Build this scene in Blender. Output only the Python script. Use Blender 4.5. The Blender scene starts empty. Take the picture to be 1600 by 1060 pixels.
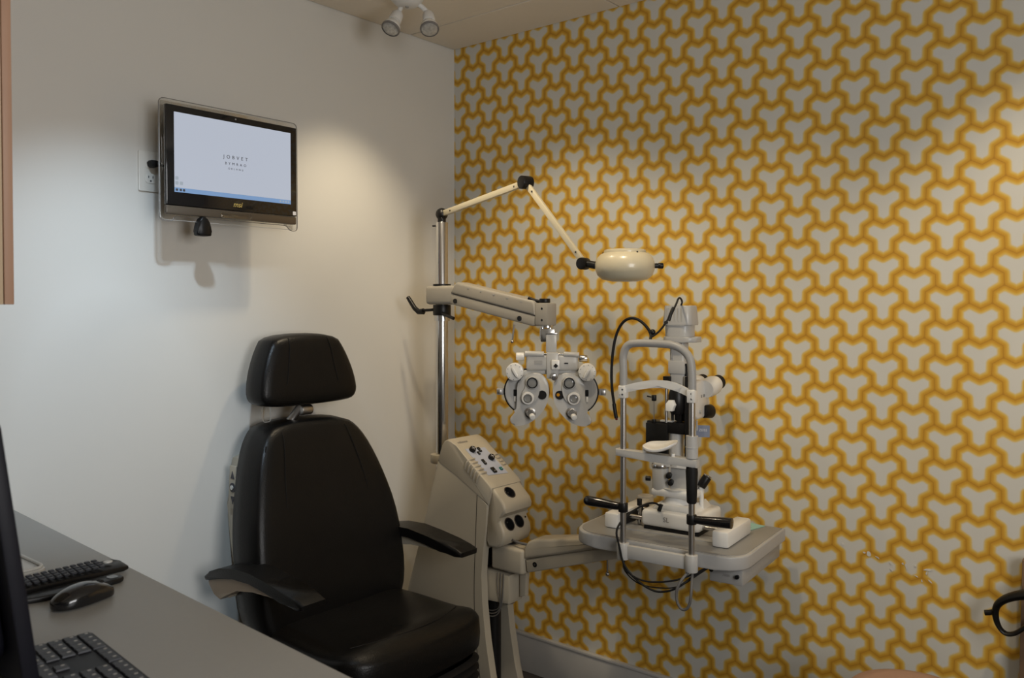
import bpy, bmesh, math, random
from mathutils import Vector, Matrix
random.seed(4)
SC = bpy.context.scene
COL = SC.collection

# ------------------------------------------------------------------ camera
cam_d = bpy.data.cameras.new('camera')
cam = bpy.data.objects.new('camera', cam_d); COL.objects.link(cam)
cam.location = (2.379, -2.534, 1.411)
cam.rotation_euler = (math.radians(88.83), 0, math.radians(39.3))
cam_d.sensor_width = 36.0
cam_d.lens = 36.0 * 1318.0 / 1600.0
cam_d.shift_y = -27.0 / 1600.0
cam_d.clip_start = 0.05
cam_d.dof.use_dof = True
cam_d.dof.focus_distance = 2.7
cam_d.dof.aperture_fstop = 6.3
SC.camera = cam

# ------------------------------------------------------------------ world, lights, exposure
W = bpy.data.worlds.new('world'); SC.world = W; W.use_nodes = True
W.node_tree.nodes['Background'].inputs[0].default_value = (0.75, 0.85, 1.0, 1)
W.node_tree.nodes['Background'].inputs[1].default_value = 0.25
SC.view_settings.view_transform = 'Standard'
SC.view_settings.look = 'None'
SC.view_settings.gamma = 1.0
SC.view_settings.exposure = 0.12
SC.view_settings.use_curve_mapping = False

WARM = (1.0, 0.83, 0.58)
COOL = (0.66, 0.83, 1.0)
def spot(loc, target, power, deg, blend, color, radius=0.03):
    d = bpy.data.lights.new('spot_bulb', 'SPOT'); o = bpy.data.objects.new('spot_bulb', d); COL.objects.link(o)
    d.energy = power; d.color = color; d.spot_size = math.radians(deg); d.spot_blend = blend; d.shadow_soft_size = radius
    o.location = loc
    o.rotation_euler = (Vector(target) - Vector(loc)).to_track_quat('-Z', 'Y').to_euler()
    return o
# ceiling spots outside the frame (fixtures below); second is an unseen lamp without fixture
SPOTS = [((0.80, -1.62, 2.30), (0.0, -1.38, 1.04), 46, 66, 0.9, COOL),
         ((0.46, -0.60, 2.33), (0.0, -0.62, 1.00), 21, 82, 0.9, WARM),
         ((0.66, -0.80, 2.30), (0.62, 0.0, 0.95), 23, 84, 0.7, WARM),
         ((1.25, -0.85, 2.30), (1.25, 0.0, 0.45), 22, 94, 0.9, WARM),
         ((2.25, -0.75, 2.30), (2.20, 0.0, 0.95), 30, 90, 0.7, WARM)]
for s_ in SPOTS: spot(*s_)
# daylight through the window of the far side wall
wl = bpy.data.lights.new('window_daylight', 'AREA'); wo = bpy.data.objects.new('window_daylight', wl); COL.objects.link(wo)
wl.shape = 'RECTANGLE'; wl.size = 1.0; wl.size_y = 1.0; wl.energy = 27; wl.color = (0.98, 0.97, 0.96)
wo.location = (3.26, -1.9, 1.55); wo.rotation_euler = (math.radians(90), 0, math.radians(90))

# ------------------------------------------------------------------ materials
def mat(name, col, rough=0.5, metal=0.0, coat=0.0, noise=0.04, scale=30.0, bump=0.0, bscale=200.0, spec=0.5, trans=0.0, emit=None, estr=1.0, ior=1.45):
    m = bpy.data.materials.new(name); m.use_nodes = True
    nt = m.node_tree; b = nt.nodes['Principled BSDF']
    b.inputs['Roughness'].default_value = rough; b.inputs['Metallic'].default_value = metal
    b.inputs['Specular IOR Level'].default_value = spec; b.inputs['Coat Weight'].default_value = coat
    b.inputs['Transmission Weight'].default_value = trans; b.inputs['IOR'].default_value = ior
    tc = nt.nodes.new('ShaderNodeTexCoord')
    if noise > 0:
        n = nt.nodes.new('ShaderNodeTexNoise'); n.inputs['Scale'].default_value = scale; n.inputs['Detail'].default_value = 4
        nt.links.new(tc.outputs['Object'], n.inputs['Vector'])
        r = nt.nodes.new('ShaderNodeMapRange'); r.inputs[3].default_value = 1 - noise; r.inputs[4].default_value = 1 + noise
        nt.links.new(n.outputs['Fac'], r.inputs[0])
        v = nt.nodes.new('ShaderNodeVectorMath'); v.operation = 'SCALE'; v.inputs[0].default_value = col[:3]
        nt.links.new(r.outputs[0], v.inputs['Scale'])
        nt.links.new(v.outputs[0], b.inputs['Base Color'])
    else:
        b.inputs['Base Color'].default_value = (*col[:3], 1)
    if bump > 0:
        n2 = nt.nodes.new('ShaderNodeTexNoise'); n2.inputs['Scale'].default_value = bscale; n2.inputs['Detail'].default_value = 6
        nt.links.new(tc.outputs['Object'], n2.inputs['Vector'])
        bp = nt.nodes.new('ShaderNodeBump'); bp.inputs['Strength'].default_value = bump; bp.inputs['Distance'].default_value = 0.002
        nt.links.new(n2.outputs['Fac'], bp.inputs['Height']); nt.links.new(bp.outputs[0], b.inputs['Normal'])
    if emit:
        b.inputs['Emission Color'].default_value = (*emit, 1); b.inputs['Emission Strength'].default_value = estr
    return m

M = {}
M['paint'] = mat('wall_paint', (0.66, 0.65, 0.61), 0.55, noise=0.015, scale=6, bump=0.05, bscale=350)
M['ceiling'] = mat('ceiling_tile', (0.76, 0.70, 0.60), 0.8, noise=0.03, scale=60, bump=0.12, bscale=400)
M['gap'] = mat('ceiling_gap_shade', (0.10, 0.09, 0.08), 0.9)  # slab behind the panels coloured dark to paint the shadow lines
M['floor'] = mat('dark_vinyl_floor', (0.055, 0.047, 0.042), 0.55, noise=0.25, scale=14)
M['base'] = mat('baseboard_paint', (0.52, 0.51, 0.49), 0.45, noise=0.03)
M['wood'] = mat('reddish_brown_laminate', (0.42, 0.25, 0.165), 0.5, noise=0.12, scale=9)
M['woodside'] = mat('tan_laminate', (0.56, 0.43, 0.29), 0.5, noise=0.06, scale=9)
M['desk'] = mat('grey_laminate', (0.275, 0.268, 0.25), 0.42, noise=0.03, scale=90)
M['leather'] = mat('black_vinyl', (0.0065, 0.006, 0.0056), 0.33, noise=0.2, scale=12, bump=0.3, bscale=260, spec=0.28)
M['seam'] = mat('black_stitching', (0.010, 0.009, 0.0085), 0.6, spec=0.2)
M['cream'] = mat('cream_plastic', (0.42, 0.375, 0.295), 0.42, noise=0.03, scale=8, bump=0.08, bscale=500)
M['ivory'] = mat('ivory_enamel', (0.56, 0.50, 0.36), 0.28, noise=0.02, coat=0.3)
M['grey'] = mat('warm_grey_enamel', (0.33, 0.305, 0.262), 0.45, noise=0.02)
M['tan'] = mat('tan_arm_plastic', (0.40, 0.31, 0.22), 0.45, noise=0.04)
M['lgrey'] = mat('light_grey_enamel', (0.46, 0.455, 0.44), 0.35, noise=0.02, coat=0.15)
M['mgrey'] = mat('mid_grey_enamel', (0.34, 0.335, 0.325), 0.4, noise=0.02)
M['white'] = mat('white_enamel', (0.74, 0.73, 0.70), 0.3, noise=0.015, coat=0.2)
M['whitep'] = mat('white_plastic', (0.70, 0.69, 0.64), 0.35, noise=0.01)
M['chrome'] = mat('brushed_chrome', (0.62, 0.61, 0.60), 0.22, 1.0, noise=0.03)
M['steel'] = mat('satin_steel', (0.48, 0.46, 0.44), 0.34, 1.0, noise=0.03)
M['black'] = mat('black_plastic', (0.008, 0.0075, 0.0075), 0.38, noise=0.1, spec=0.35)
M['gloss'] = mat('glossy_black_plastic', (0.008, 0.008, 0.009), 0.12, noise=0.05, coat=0.4)
M['rubber'] = mat('black_rubber', (0.009, 0.0085, 0.0085), 0.6, noise=0.1, spec=0.3)
M['dark'] = mat('dark_well', (0.006, 0.005, 0.005), 0.8, noise=0)
M['brownrim'] = mat('brown_rubber_rim', (0.05, 0.035, 0.026), 0.5)
M['panelblue'] = mat('pale_blue_overlay', (0.40, 0.43, 0.52), 0.45, noise=0.02)
M['green'] = mat('green_rocker', (0.01, 0.14, 0.12), 0.35)
M['greycable'] = mat('grey_cable', (0.12, 0.115, 0.11), 0.5)
M['table'] = mat('grey_speckled_laminate', (0.25, 0.245, 0.235), 0.38, noise=0.12, scale=500)
M['tableedge'] = mat('grey_table_edge', (0.40, 0.395, 0.385), 0.35)
M['mint'] = mat('mint_paper', (0.26, 0.42, 0.35), 0.8, noise=0.04)
M['red'] = mat('red_card', (0.22, 0.02, 0.02), 0.5)
M['glass'] = mat('lens_glass', (0.26, 0.26, 0.25), 0.08, noise=0, coat=0.5)
M['amber'] = mat('amber_glint', (0.55, 0.25, 0.02), 0.2, noise=0)
M['bezelbrown'] = mat('bronze_bezel', (0.085, 0.065, 0.045), 0.35)
M['gold'] = mat('gold_print', (0.75, 0.55, 0.16), 0.4, noise=0)
M['ink'] = mat('dark_print', (0.06, 0.06, 0.07), 0.6, noise=0)
M['greyink'] = mat('grey_print', (0.20, 0.19, 0.18), 0.6, noise=0)
M['whiteink'] = mat('white_print', (0.75, 0.76, 0.80), 0.5, noise=0)
M['badge'] = mat('blue_grey_badge', (0.22, 0.25, 0.34), 0.5, noise=0)
M['screen'] = mat('lit_screen', (0.02, 0.02, 0.02), 0.15, noise=0, emit=(0.46, 0.50, 0.585), estr=0.86)
M['taskbar'] = mat('lit_taskbar', (0.02, 0.02, 0.02), 0.15, noise=0, emit=(0.20, 0.34, 0.58), estr=0.8)
M['icon'] = mat('lit_icon', (0.02, 0.02, 0.02), 0.2, noise=0, emit=(0.36, 0.41, 0.47), estr=0.8)
M['silver'] = mat('silver_plastic', (0.56, 0.56, 0.54), 0.35, 0.2, noise=0.02)
M['navyblack'] = mat('blue_black_plastic', (0.005, 0.005, 0.009), 0.5, noise=0.05, spec=0.25)
M['keycap'] = mat('dark_grey_keycap', (0.026, 0.028, 0.036), 0.5, noise=0.05)
M['keyprint'] = mat('key_legend', (0.35, 0.34, 0.32), 0.5, noise=0)
M['rose'] = mat('rose_tan_vinyl', (0.37, 0.22, 0.155), 0.5, noise=0.05)
M['peel'] = mat('torn_paper', (0.66, 0.64, 0.60), 0.8, noise=0.05)
M['bulb'] = mat('bulb_glass', (0.75, 0.73, 0.68), 0.12, noise=0, coat=0.6)
M['glassface'] = mat('ribbed_bulb_glass', (0.42, 0.41, 0.38), 0.12, noise=0.5, scale=120, coat=0.6)
M['mirror'] = mat('bright_prism', (0.95, 0.95, 0.93), 0.12, noise=0, coat=0.5)

def acrylic(name, tint, alpha):
    m = bpy.data.materials.new(name); m.use_nodes = True; nt = m.node_tree
    out = nt.nodes['Material Output']; nt.nodes.remove(nt.nodes['Principled BSDF'])
    t = nt.nodes.new('ShaderNodeBsdfTransparent'); t.inputs[0].default_value = (*tint, 1)
    g = nt.nodes.new('ShaderNodeBsdfGlossy'); g.inputs['Roughness'].default_value = 0.06
    fr = nt.nodes.new('ShaderNodeLayerWeight'); fr.inputs['Blend'].default_value = 0.35
    mp = nt.nodes.new('ShaderNodeMath'); mp.operation = 'MULTIPLY_ADD'; mp.inputs[1].default_value = 0.6; mp.inputs[2].default_value = alpha
    nt.links.new(fr.outputs['Fresnel'], mp.inputs[0])
    x = nt.nodes.new('ShaderNodeMixShader'); nt.links.new(mp.outputs[0], x.inputs[0]); nt.links.new(t.outputs[0], x.inputs[1]); nt.links.new(g.outputs[0], x.inputs[2])
    nt.links.new(x.outputs[0], out.inputs['Surface'])
    return m
M['acrylic'] = acrylic('clear_acrylic', (0.985, 0.985, 0.975), 0.03)
M['pane'] = acrylic('window_pane', (0.97, 0.98, 0.98), 0.03)

# wallpaper print: interlocking three-armed figures, outlined in amber
def wallpaper(P=0.0954, PZ=0.0958, x0=0.0205, z0=0.0735):
    m = bpy.data.materials.new('amber_trefoil_wallpaper'); m.use_nodes = True; nt = m.node_tree; L = nt.links
    b = nt.nodes['Principled BSDF']; b.inputs['Roughness'].default_value = 0.62; b.inputs['Specular IOR Level'].default_value = 0.3
    dl = 0.150; h = 0.28868
    def math_(op, a, c=None, d=None, clamp=False):
        n = nt.nodes.new('ShaderNodeMath'); n.operation = op; n.use_clamp = clamp
        for i, v in enumerate((a, c, d)):
            if v is None: continue
            if isinstance(v, (int, float)): n.inputs[i].default_value = v
            else: L.new(v, n.inputs[i])
        return n.outputs[0]
    def vec(op, a, c=None, scale=None):
        n = nt.nodes.new('ShaderNodeVectorMath'); n.operation = op
        for i, v in enumerate((a, c)):
            if v is None: continue
            if isinstance(v, tuple): n.inputs[i].default_value = v
            else: L.new(v, n.inputs[i])
        if scale is not None: L.new(scale, n.inputs['Scale'])
        return n.outputs['Value'] if op in ('DOT_PRODUCT', 'LENGTH') else n.outputs['Vector']
    tc = nt.nodes.new('ShaderNodeTexCoord'); sp = nt.nodes.new('ShaderNodeSeparateXYZ'); L.new(tc.outputs['Object'], sp.inputs[0])
    X = math_('DIVIDE', math_('SUBTRACT', sp.outputs['X'], x0), P)
    Z = math_('DIVIDE', math_('SUBTRACT', sp.outputs['Z'], z0), PZ)
    cur = None
    S2 = 2 * 0.8660254
    for j in range(3):
        a = math.radians(120 * j); ca, sa = math.cos(a), math.sin(a)
        xr = math_('ADD', math_('MULTIPLY', X, ca), math_('MULTIPLY', Z, -sa))
        zr = math_('ADD', math_('MULTIPLY', X, sa), math_('MULTIPLY', Z, ca))
        for ox, oz in ((0, 0.5), (S2 / 2, 0.0)):
            xf = math_('PINGPONG', math_('ADD', xr, ox + 40 * S2), S2 / 2)
            zf = math_('WRAP', math_('ADD', zr, oz + 0.07), 0.5, -0.5)
            zf = math_('SUBTRACT', zf, 0.07)
            cb = nt.nodes.new('ShaderNodeCombineXYZ'); L.new(xf, cb.inputs[0]); L.new(zf, cb.inputs[1])
            pa = vec('SUBTRACT', cb.outputs[0], (0, -dl, 0))
            t = math_('MULTIPLY', vec('DOT_PRODUCT', pa, (h, dl, 0)), 1 / (h * h + dl * dl), clamp=True)
            n = nt.nodes.new('ShaderNodeVectorMath'); n.operation = 'SCALE'; n.inputs[0].default_value = (h, dl, 0); L.new(t, n.inputs['Scale'])
            d = vec('LENGTH', vec('SUBTRACT', pa, n.outputs[0]))
            cur = d if cur is None else math_('SMOOTH_MIN', cur, d, 0.06)
    r = nt.nodes.new('ShaderNodeValToRGB'); e = r.color_ramp.elements
    WH = (0.60, 0.585, 0.535, 1)
    e[0].position = 0.0; e[0].color = (0.44, 0.215, 0.022, 1)
    e[1].position = 1.0; e[1].color = WH
    for p, c in ((0.018, (0.53, 0.275, 0.028, 1)), (0.060, (0.59, 0.325, 0.036, 1)), (0.100, (0.65, 0.41, 0.070, 1)), (0.132, (0.65, 0.47, 0.16, 1)), (0.160, (0.62, 0.555, 0.41, 1)), (0.182, WH)):
        q = e.new(p); q.color = c
    L.new(cur, r.inputs[0])
    L.new(r.outputs[0], b.inputs['Base Color'])
    return m
M['wallpaper'] = wallpaper()

# ------------------------------------------------------------------ mesh helpers
def V(*a): return Vector(a)
def frame(d, up=(0, 0, 1)):
    d = Vector(d).normalized(); u = Vector(up)
    if abs(d.dot(u)) > 0.98: u = Vector((1, 0, 0))
    x = u.cross(d).normalized(); y = d.cross(x)
    return Matrix((x, y, d)).transposed()
def chaikin(pts, n=2, closed=True):
    pts = [Vector(p) for p in pts]
    for _ in range(n):
        o = []
        m = len(pts) if closed else len(pts) - 1
        if not closed: o.append(pts[0])
        for i in range(m):
            a, b = pts[i], pts[(i + 1) % len(pts)]
            o += [a * 0.75 + b * 0.25, a * 0.25 + b * 0.75]
        if not closed: o.append(pts[-1])
        pts = o
    return pts
def rrect(w, h, r, seg=4, cx=0, cy=0):
    o = []
    for sx, sy, a0 in ((1, 1, 0), (-1, 1, 90), (-1, -1, 180), (1, -1, 270)):
        for i in range(seg + 1):
            a = math.radians(a0 + 90 * i / seg)
            o.append(Vector((cx + sx * (w / 2 - r) + r * math.cos(a), cy + sy * (h / 2 - r) + r * math.sin(a))))
    return o
def circ(r, n=24, cx=0, cy=0): return [Vector((cx + r * math.cos(2 * math.pi * i / n), cy + r * math.sin(2 * math.pi * i / n))) for i in range(n)]

class MB:
    def __init__(s): s.bm = bmesh.new()
    def _add(s, t):
        me = bpy.data.meshes.new('t'); t.to_mesh(me); t.free(); s.bm.from_mesh(me); bpy.data.meshes.remove(me); return s
    def box(s, c, size, bev=0.0, rot=None, seg=2):
        t = bmesh.new(); bmesh.ops.create_cube(t, size=1.0)
        for v in t.verts: v.co = Vector((v.co.x * size[0], v.co.y * size[1], v.co.z * size[2]))
        if bev > 0: bmesh.ops.bevel(t, geom=list(t.edges), offset=min(bev, min(size) * 0.49), segments=seg, affect='EDGES', profile=0.5)
        R = rot if rot is not None else Matrix.Identity(3)
        for v in t.verts: v.co = R @ v.co + Vector(c)
        return s._add(t)
    def bb(s, x0, x1, y0, y1, z0, z1, bev=0.0, seg=2):
        return s.box(((x0 + x1) / 2, (y0 + y1) / 2, (z0 + z1) / 2), (x1 - x0, y1 - y0, z1 - z0), bev, seg=seg)
    def cyl(s, p0, p1, r0, r1=None, n=20, bev=0.0):
        r1 = r0 if r1 is None else r1
        p0, p1 = Vector(p0), Vector(p1); d = p1 - p0; h = d.length; R = frame(d)
        if bev > 0: prof = [(0, 0), (r0 - bev, 0), (r0 - bev * 0.3, bev * 0.3), (r0, bev), (r1, h - bev), (r1 - bev * 0.3, h - bev * 0.3), (r1 - bev, h), (0, h)]
        else: prof = [(0, 0), (r0, 0), (r1, h), (0, h)]
        return s.lathe(prof, p0, R, n)
    def lathe(s, prof, o=(0, 0, 0), R=None, n=28):
        R = Matrix.Identity(3) if R is None else R; o = Vector(o); bm = s.bm; rings = []
        for r, z in prof:
            if r < 1e-6: rings.append([bm.verts.new(o + R @ Vector((0, 0, z)))])
            else: rings.append([bm.verts.new(o + R @ Vector((r * math.cos(2 * math.pi * i / n), r * math.sin(2 * math.pi * i / n), z))) for i in range(n)])
        for a, b in zip(rings, rings[1:]):
            for i in range(n):
                j = (i + 1) % n
                q = [a[i % len(a)], a[j % len(a)], b[j % len(b)], b[i % len(b)]]
                u = []
                for v in q:
                    if v not in u: u.append(v)
                if len(u) >= 3:
                    try: bm.faces.new(u)
                    except ValueError: pass
        return s
    def tube(s, pts, r, n=10, smooth=2, flat=1.0, up=(0, 0, 1), closed=False):
        pts = chaikin(pts, smooth, closed) if smooth else [Vector(p) for p in pts]
        bm = s.bm; rings = []; N = len(pts); prev = None
        for i, p in enumerate(pts):
            if closed: d = pts[(i + 1) % N] - pts[i - 1]
            else: d = (pts[min(i + 1, N - 1)] - pts[max(i - 1, 0)])
            d.normalize()
            if prev is None: R = frame(d, up); x = R.col[0].copy()
            else:
                x = prev - d * prev.dot(d); x.normalize()
            y = d.cross(x); prev = x
            rr = r(i / max(1, N - 1)) if callable(r) else r
            rings.append([bm.verts.new(p + x * (rr * math.cos(2 * math.pi * k / n)) + y * (rr * flat * math.sin(2 * math.pi * k / n))) for k in range(n)])
        pairs = list(zip(rings, rings[1:])) + ([(rings[-1], rings[0])] if closed else [])
        for a, b in pairs:
            for k in range(n): bm.faces.new((a[k], a[(k + 1) % n], b[(k + 1) % n], b[k]))
        if not closed:
            bm.faces.new(list(reversed(rings[0]))); bm.faces.new(rings[-1])
        return s
    def prism(s, poly, d0, d1, fn, bev=0.0, seg=2):
        """poly: 2-D outline (a, b) swept from depth d0 to d1; fn(a, b, d) -> point"""
        t = bmesh.new()
        lo = [t.verts.new(Vector((p[0], p[1], d0))) for p in poly]; hi = [t.verts.new(Vector((p[0], p[1], d1))) for p in poly]
        t.faces.new(list(reversed(lo))); t.faces.new(hi)
        for i in range(len(poly)):
            j = (i + 1) % len(poly); t.faces.new((lo[i], lo[j], hi[j], hi[i]))
        if bev > 0:
            ed = [e for e in t.edges if (e.verts[0] in lo) == (e.verts[1] in lo)]
            bmesh.ops.bevel(t, geom=ed, offset=bev, segments=seg, affect='EDGES', profile=0.5)
        for v in t.verts: v.co = Vector(fn(v.co.x, v.co.y, v.co.z))
        return s._add(t)
    def pad(s, outline, T, fn, n=4.0, rings=(1, .985, .955, .90, .80, .65, .45, .2)):
        """cushion: outline swelling to thickness T on both sides; fn(a, b, d) -> point"""
        bm = s.bm; pts = [Vector(p) for p in outline]; c = sum(pts, Vector((0, 0))) / len(pts); N = len(pts)
        def ring(sc, sg):
            d = sg * T / 2 * (max(0.0, 1 - sc ** n)) ** (1 / n)
            return [bm.verts.new(Vector(fn(c.x + (p.x - c.x) * sc, c.y + (p.y - c.y) * sc, d))) for p in pts]
        mid = ring(1, 1)
        for sg in (1, -1):
            last = mid
            for sc in rings[1:]:
                r = ring(sc, sg)
                for i in range(N):
                    j = (i + 1) % N; bm.faces.new((last[i], last[j], r[j], r[i]))
                last = r
            cv = bm.verts.new(Vector(fn(c.x, c.y, sg * T / 2)))
            for i in range(N): bm.faces.new((last[i], last[(i + 1) % N], cv))
        return s
    def ball(s, c, r, seg=20):
        t = bmesh.new(); bmesh.ops.create_uvsphere(t, u_segments=seg, v_segments=seg // 2, radius=1.0)
        rr = (r, r, r) if isinstance(r, (int, float)) else r
        for v in t.verts: v.co = Vector((v.co.x * rr[0], v.co.y * rr[1], v.co.z * rr[2])) + Vector(c)
        return s._add(t)

def root_of(o):
    while o.parent: o = o.parent
    return o
def link(name, me, m, parent=None, world=True):
    o = bpy.data.objects.new(name, me); COL.objects.link(o)
    if m is not None:
        me.materials.clear(); me.materials.append(M[m] if isinstance(m, str) else m)
    if parent is not None:
        o.parent = parent
        if world:
            r = root_of(parent); me.transform(Matrix.Translation(-Vector(r.location)))
    return o
def part(name, mb, m, parent=None, world=True, angle=38):
    me = bpy.data.meshes.new(name)
    bmesh.ops.remove_doubles(mb.bm, verts=list(mb.bm.verts), dist=1e-6)
    bmesh.ops.recalc_face_normals(mb.bm, faces=list(mb.bm.faces))
    mb.bm.to_mesh(me); mb.bm.free()
    for p in me.polygons: p.use_smooth = True
    me.set_sharp_from_angle(angle=math.radians(angle))
    return link(name, me, m, parent, world)
def thing(name, label, cat, loc, group=None, rotz=0.0):
    o = bpy.data.objects.new(name, None); COL.objects.link(o); o.empty_display_size = 0.05
    o.location = loc; o.rotation_euler = (0, 0, rotz); tag(o, label, cat, group); return o
def tag(o, label, cat, group=None):
    o['label'] = label; o['category'] = cat
    if group: o['group'] = group
    return o
def struct(name, mb, m, label=None):
    o = part(name, mb, m); o['kind'] = 'structure'
    if label: o['label'] = label
    return o
def cut(obj, mb):
    c = part('cutter', mb, None)
    if obj.parent: c.data.transform(Matrix.Translation(-Vector(root_of(obj).location)))
    c.location = root_of(obj).location if obj.parent else (0, 0, 0)
    md = obj.modifiers.new('b', 'BOOLEAN'); md.object = c; md.operation = 'DIFFERENCE'; md.solver = 'EXACT'
    bpy.context.view_layer.update()
    dg = bpy.context.evaluated_depsgraph_get()
    me = bpy.data.meshes.new_from_object(obj.evaluated_get(dg)); obj.modifiers.clear()
    me.materials.clear(); me.materials.append(obj.data.materials[0]); obj.data = me
    bpy.data.objects.remove(c)
    for p in me.polygons: p.use_smooth = True
    me.set_sharp_from_angle(angle=math.radians(38))
def text(name, s, size, Mx, m, parent, world=True, shear=0.0, spacing=1.0, ext=0.0002):
    cu = bpy.data.curves.new('t', 'FONT'); cu.body = s; cu.size = size; cu.extrude = ext; cu.shear = shear
    cu.space_character = spacing; cu.align_x = 'CENTER'; cu.align_y = 'CENTER'; cu.resolution_u = 3
    to = bpy.data.objects.new('t', cu); COL.objects.link(to); bpy.context.view_layer.update()
    me = bpy.data.meshes.new_from_object(to.evaluated_get(bpy.context.evaluated_depsgraph_get()))
    bpy.data.objects.remove(to); bpy.data.curves.remove(cu)
    me.transform(Mx); me.name = name
    return link(name, me, m, parent, world)
def axes(o, x, y):
    x = Vector(x).normalized(); z = x.cross(Vector(y)).normalized(); y = z.cross(x)
    m = Matrix((x, y, z)).transposed().to_4x4(); m.translation = Vector(o); return m
def XZ(y): return lambda a, b, d: (a, d, b)

# ================================================================== the room
HC = 2.45
struct('floor', MB().bb(-0.1, 3.4, -4.3, 0.1, -0.06, 0.0), 'floor')
struct('wall_left', MB().bb(-0.1, 0.0, -4.3, 0.1, 0.0, 2.55), 'paint', 'off-white painted wall behind the exam chair')
wr = struct('wall_right', MB().bb(0.0, 3.4, 0.0, 0.1, 0.0, 2.55), 'wallpaper', 'wall papered with an amber and white trefoil print')
struct('wall_front', MB().bb(0.0, 0.74, -2.4, -2.3, 0.0, 2.55), 'paint')
struct('wall_back', MB().bb(0.0, 3.3, -4.3, -4.2, 0.0, 2.55), 'paint')
ws = MB()
ws.bb(3.3, 3.4, -4.3, -2.45, 0, 2.55); ws.bb(3.3, 3.4, -1.35, 0.0, 0, 2.55); ws.bb(3.3, 3.4, -2.45, -1.35, 0, 1.0); ws.bb(3.3, 3.4, -2.45, -1.35, 2.1, 2.55)
struct('wall_side', ws, 'paint')
w1 = bpy.data.objects.new('window_1', None); COL.objects.link(w1); w1.location = (3.35, -1.9, 1.0); w1['kind'] = 'structure'
fr = MB(); fr.bb(3.31, 3.37, -2.45, -2.40, 1.0, 2.1, .004); fr.bb(3.31, 3.37, -1.40, -1.35, 1.0, 2.1, .004); fr.bb(3.31, 3.37, -2.40, -1.40, 1.0, 1.05, .004); fr.bb(3.31, 3.37, -2.40, -1.40, 2.05, 2.1, .004)
part('window_frame', fr, 'white', w1)
part('pane', MB().bb(3.345, 3.35, -2.40, -1.40, 1.05, 2.05), 'pane', w1)

b = struct('baseboard_right', MB().bb(0.0, 3.3, -0.016, 0.0, 0.0, 0.140, .003), 'base')
part('cap', MB().bb(0.0, 3.3, -0.020, 0.0, 0.137, 0.150, .004), 'base', b)
struct('baseboard_left', MB().bb(0.0, 0.016, -1.62, -0.02, 0.0, 0.140, .003), 'base')

ceil = struct('ceiling', MB().bb(-0.1, 3.4, -4.3, 0.1, HC + 0.006, HC + 0.10), 'gap')
xs = [0.0, 0.79, 2.01, 3.3]; ys = [0.0, -0.25, -0.86, -1.47, -2.08, -2.69, -3.30, -3.91, -4.2]
for i in range(3):
    for j in range(8):
        g = 0.003
        part('ceiling_panel', MB().bb(xs[i] + g, xs[i + 1] - g, ys[j + 1] + g, ys[j] - g, HC, HC + 0.012, .0015, 1), 'ceiling', ceil)

# torn spots in the wallpaper
def flake(x, z, w, h, a):
    pts = []
    n = 9
    for i in range(n):
        t = 2 * math.pi * i / n; r = random.uniform(0.6, 1.1)
        p = Vector((math.cos(t) * w / 2 * r, math.sin(t) * h / 2 * r)); p.rotate(Matrix.Rotation(a, 2)); pts.append((x + p.x, z + p.y))
    lift = random.uniform(0.002, 0.005)
    return MB().prism(pts, -0.0006, -0.0014, lambda a_, b_, d: (a_, d - lift * max(0, (a_ - x) / w), b_))
for x, z, w, h, a in ((1.566, .704, .010, .008, .3), (1.640, .690, .014, .018, .5), (1.628, .690, .010, .005, .0), (1.665, .683, .005, .014, 1.2), (1.700, .672, .006, .010, .8),
                      (1.742, .672, .006, .022, .2), (1.733, .678, .006, .008, .4), (1.765, .678, .008, .005, .6), (1.800, .674, .028, .006, .15), (1.795, .664, .006, .014, -.4),
                      (1.768, .650, .016, .003, -.3), (1.783, .640, .005, .008, .2), (1.805, .642, .016, .004, -.7), (1.702, .655, .007, .011, .9)):
    part('torn_flake', flake(x, z, w, h, a), 'peel', wr)

# ================================================================== upper cabinet
cb = thing('wall_cabinet', 'tan wall cabinet with a reddish brown door edge hanging over the desk', 'cabinet', (0.37, -2.3, 1.41))
part('body', MB().bb(0.003, 0.733, -2.298, -1.947, 1.411, 2.30, .001), 'woodside', cb)
d = part('door', MB().bb(0.003, 0.366, -1.946, -1.930, 1.411, 2.30, .0015), 'wood', cb); part('handle', MB().tube([(0.33, -1.93, 1.50), (0.33, -1.905, 1.50), (0.33, -1.905, 1.62), (0.33, -1.93, 1.62)], .005, 8, 1), 'steel', d)
d = part('door', MB().bb(0.368, 0.735, -1.946, -1.930, 1.411, 2.30, .0015), 'wood', cb); part('handle', MB().tube([(0.40, -1.93, 1.50), (0.40, -1.905, 1.50), (0.40, -1.905, 1.62), (0.40, -1.93, 1.62)], .005, 8, 1), 'steel', d)

# ================================================================== desk
dk = thing('desk', 'grey laminate desk set against the off-white wall', 'desk', (0.8, -2.0, 0.0))
part('desktop', MB().prism([(0.002, -1.670), (0.002, -2.298), (1.44, -2.298), (1.62, -2.298), (1.62, -1.7695)], 0.845, 0.881, lambda a, b, d: (a, b, d), .002), 'desk', dk)
part('side_panel', MB().bb(0.02, 0.045, -2.28, -1.72, 0.0, 0.845, .001), 'desk', dk)
part('side_panel', MB().bb(1.40, 1.425, -2.28, -1.80, 0.0, 0.845, .001), 'desk', dk)
part('modesty_panel', MB().bb(0.045, 1.40, -2.28, -2.262, 0.30, 0.845, .001), 'desk', dk)
ZD = 0.881

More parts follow.
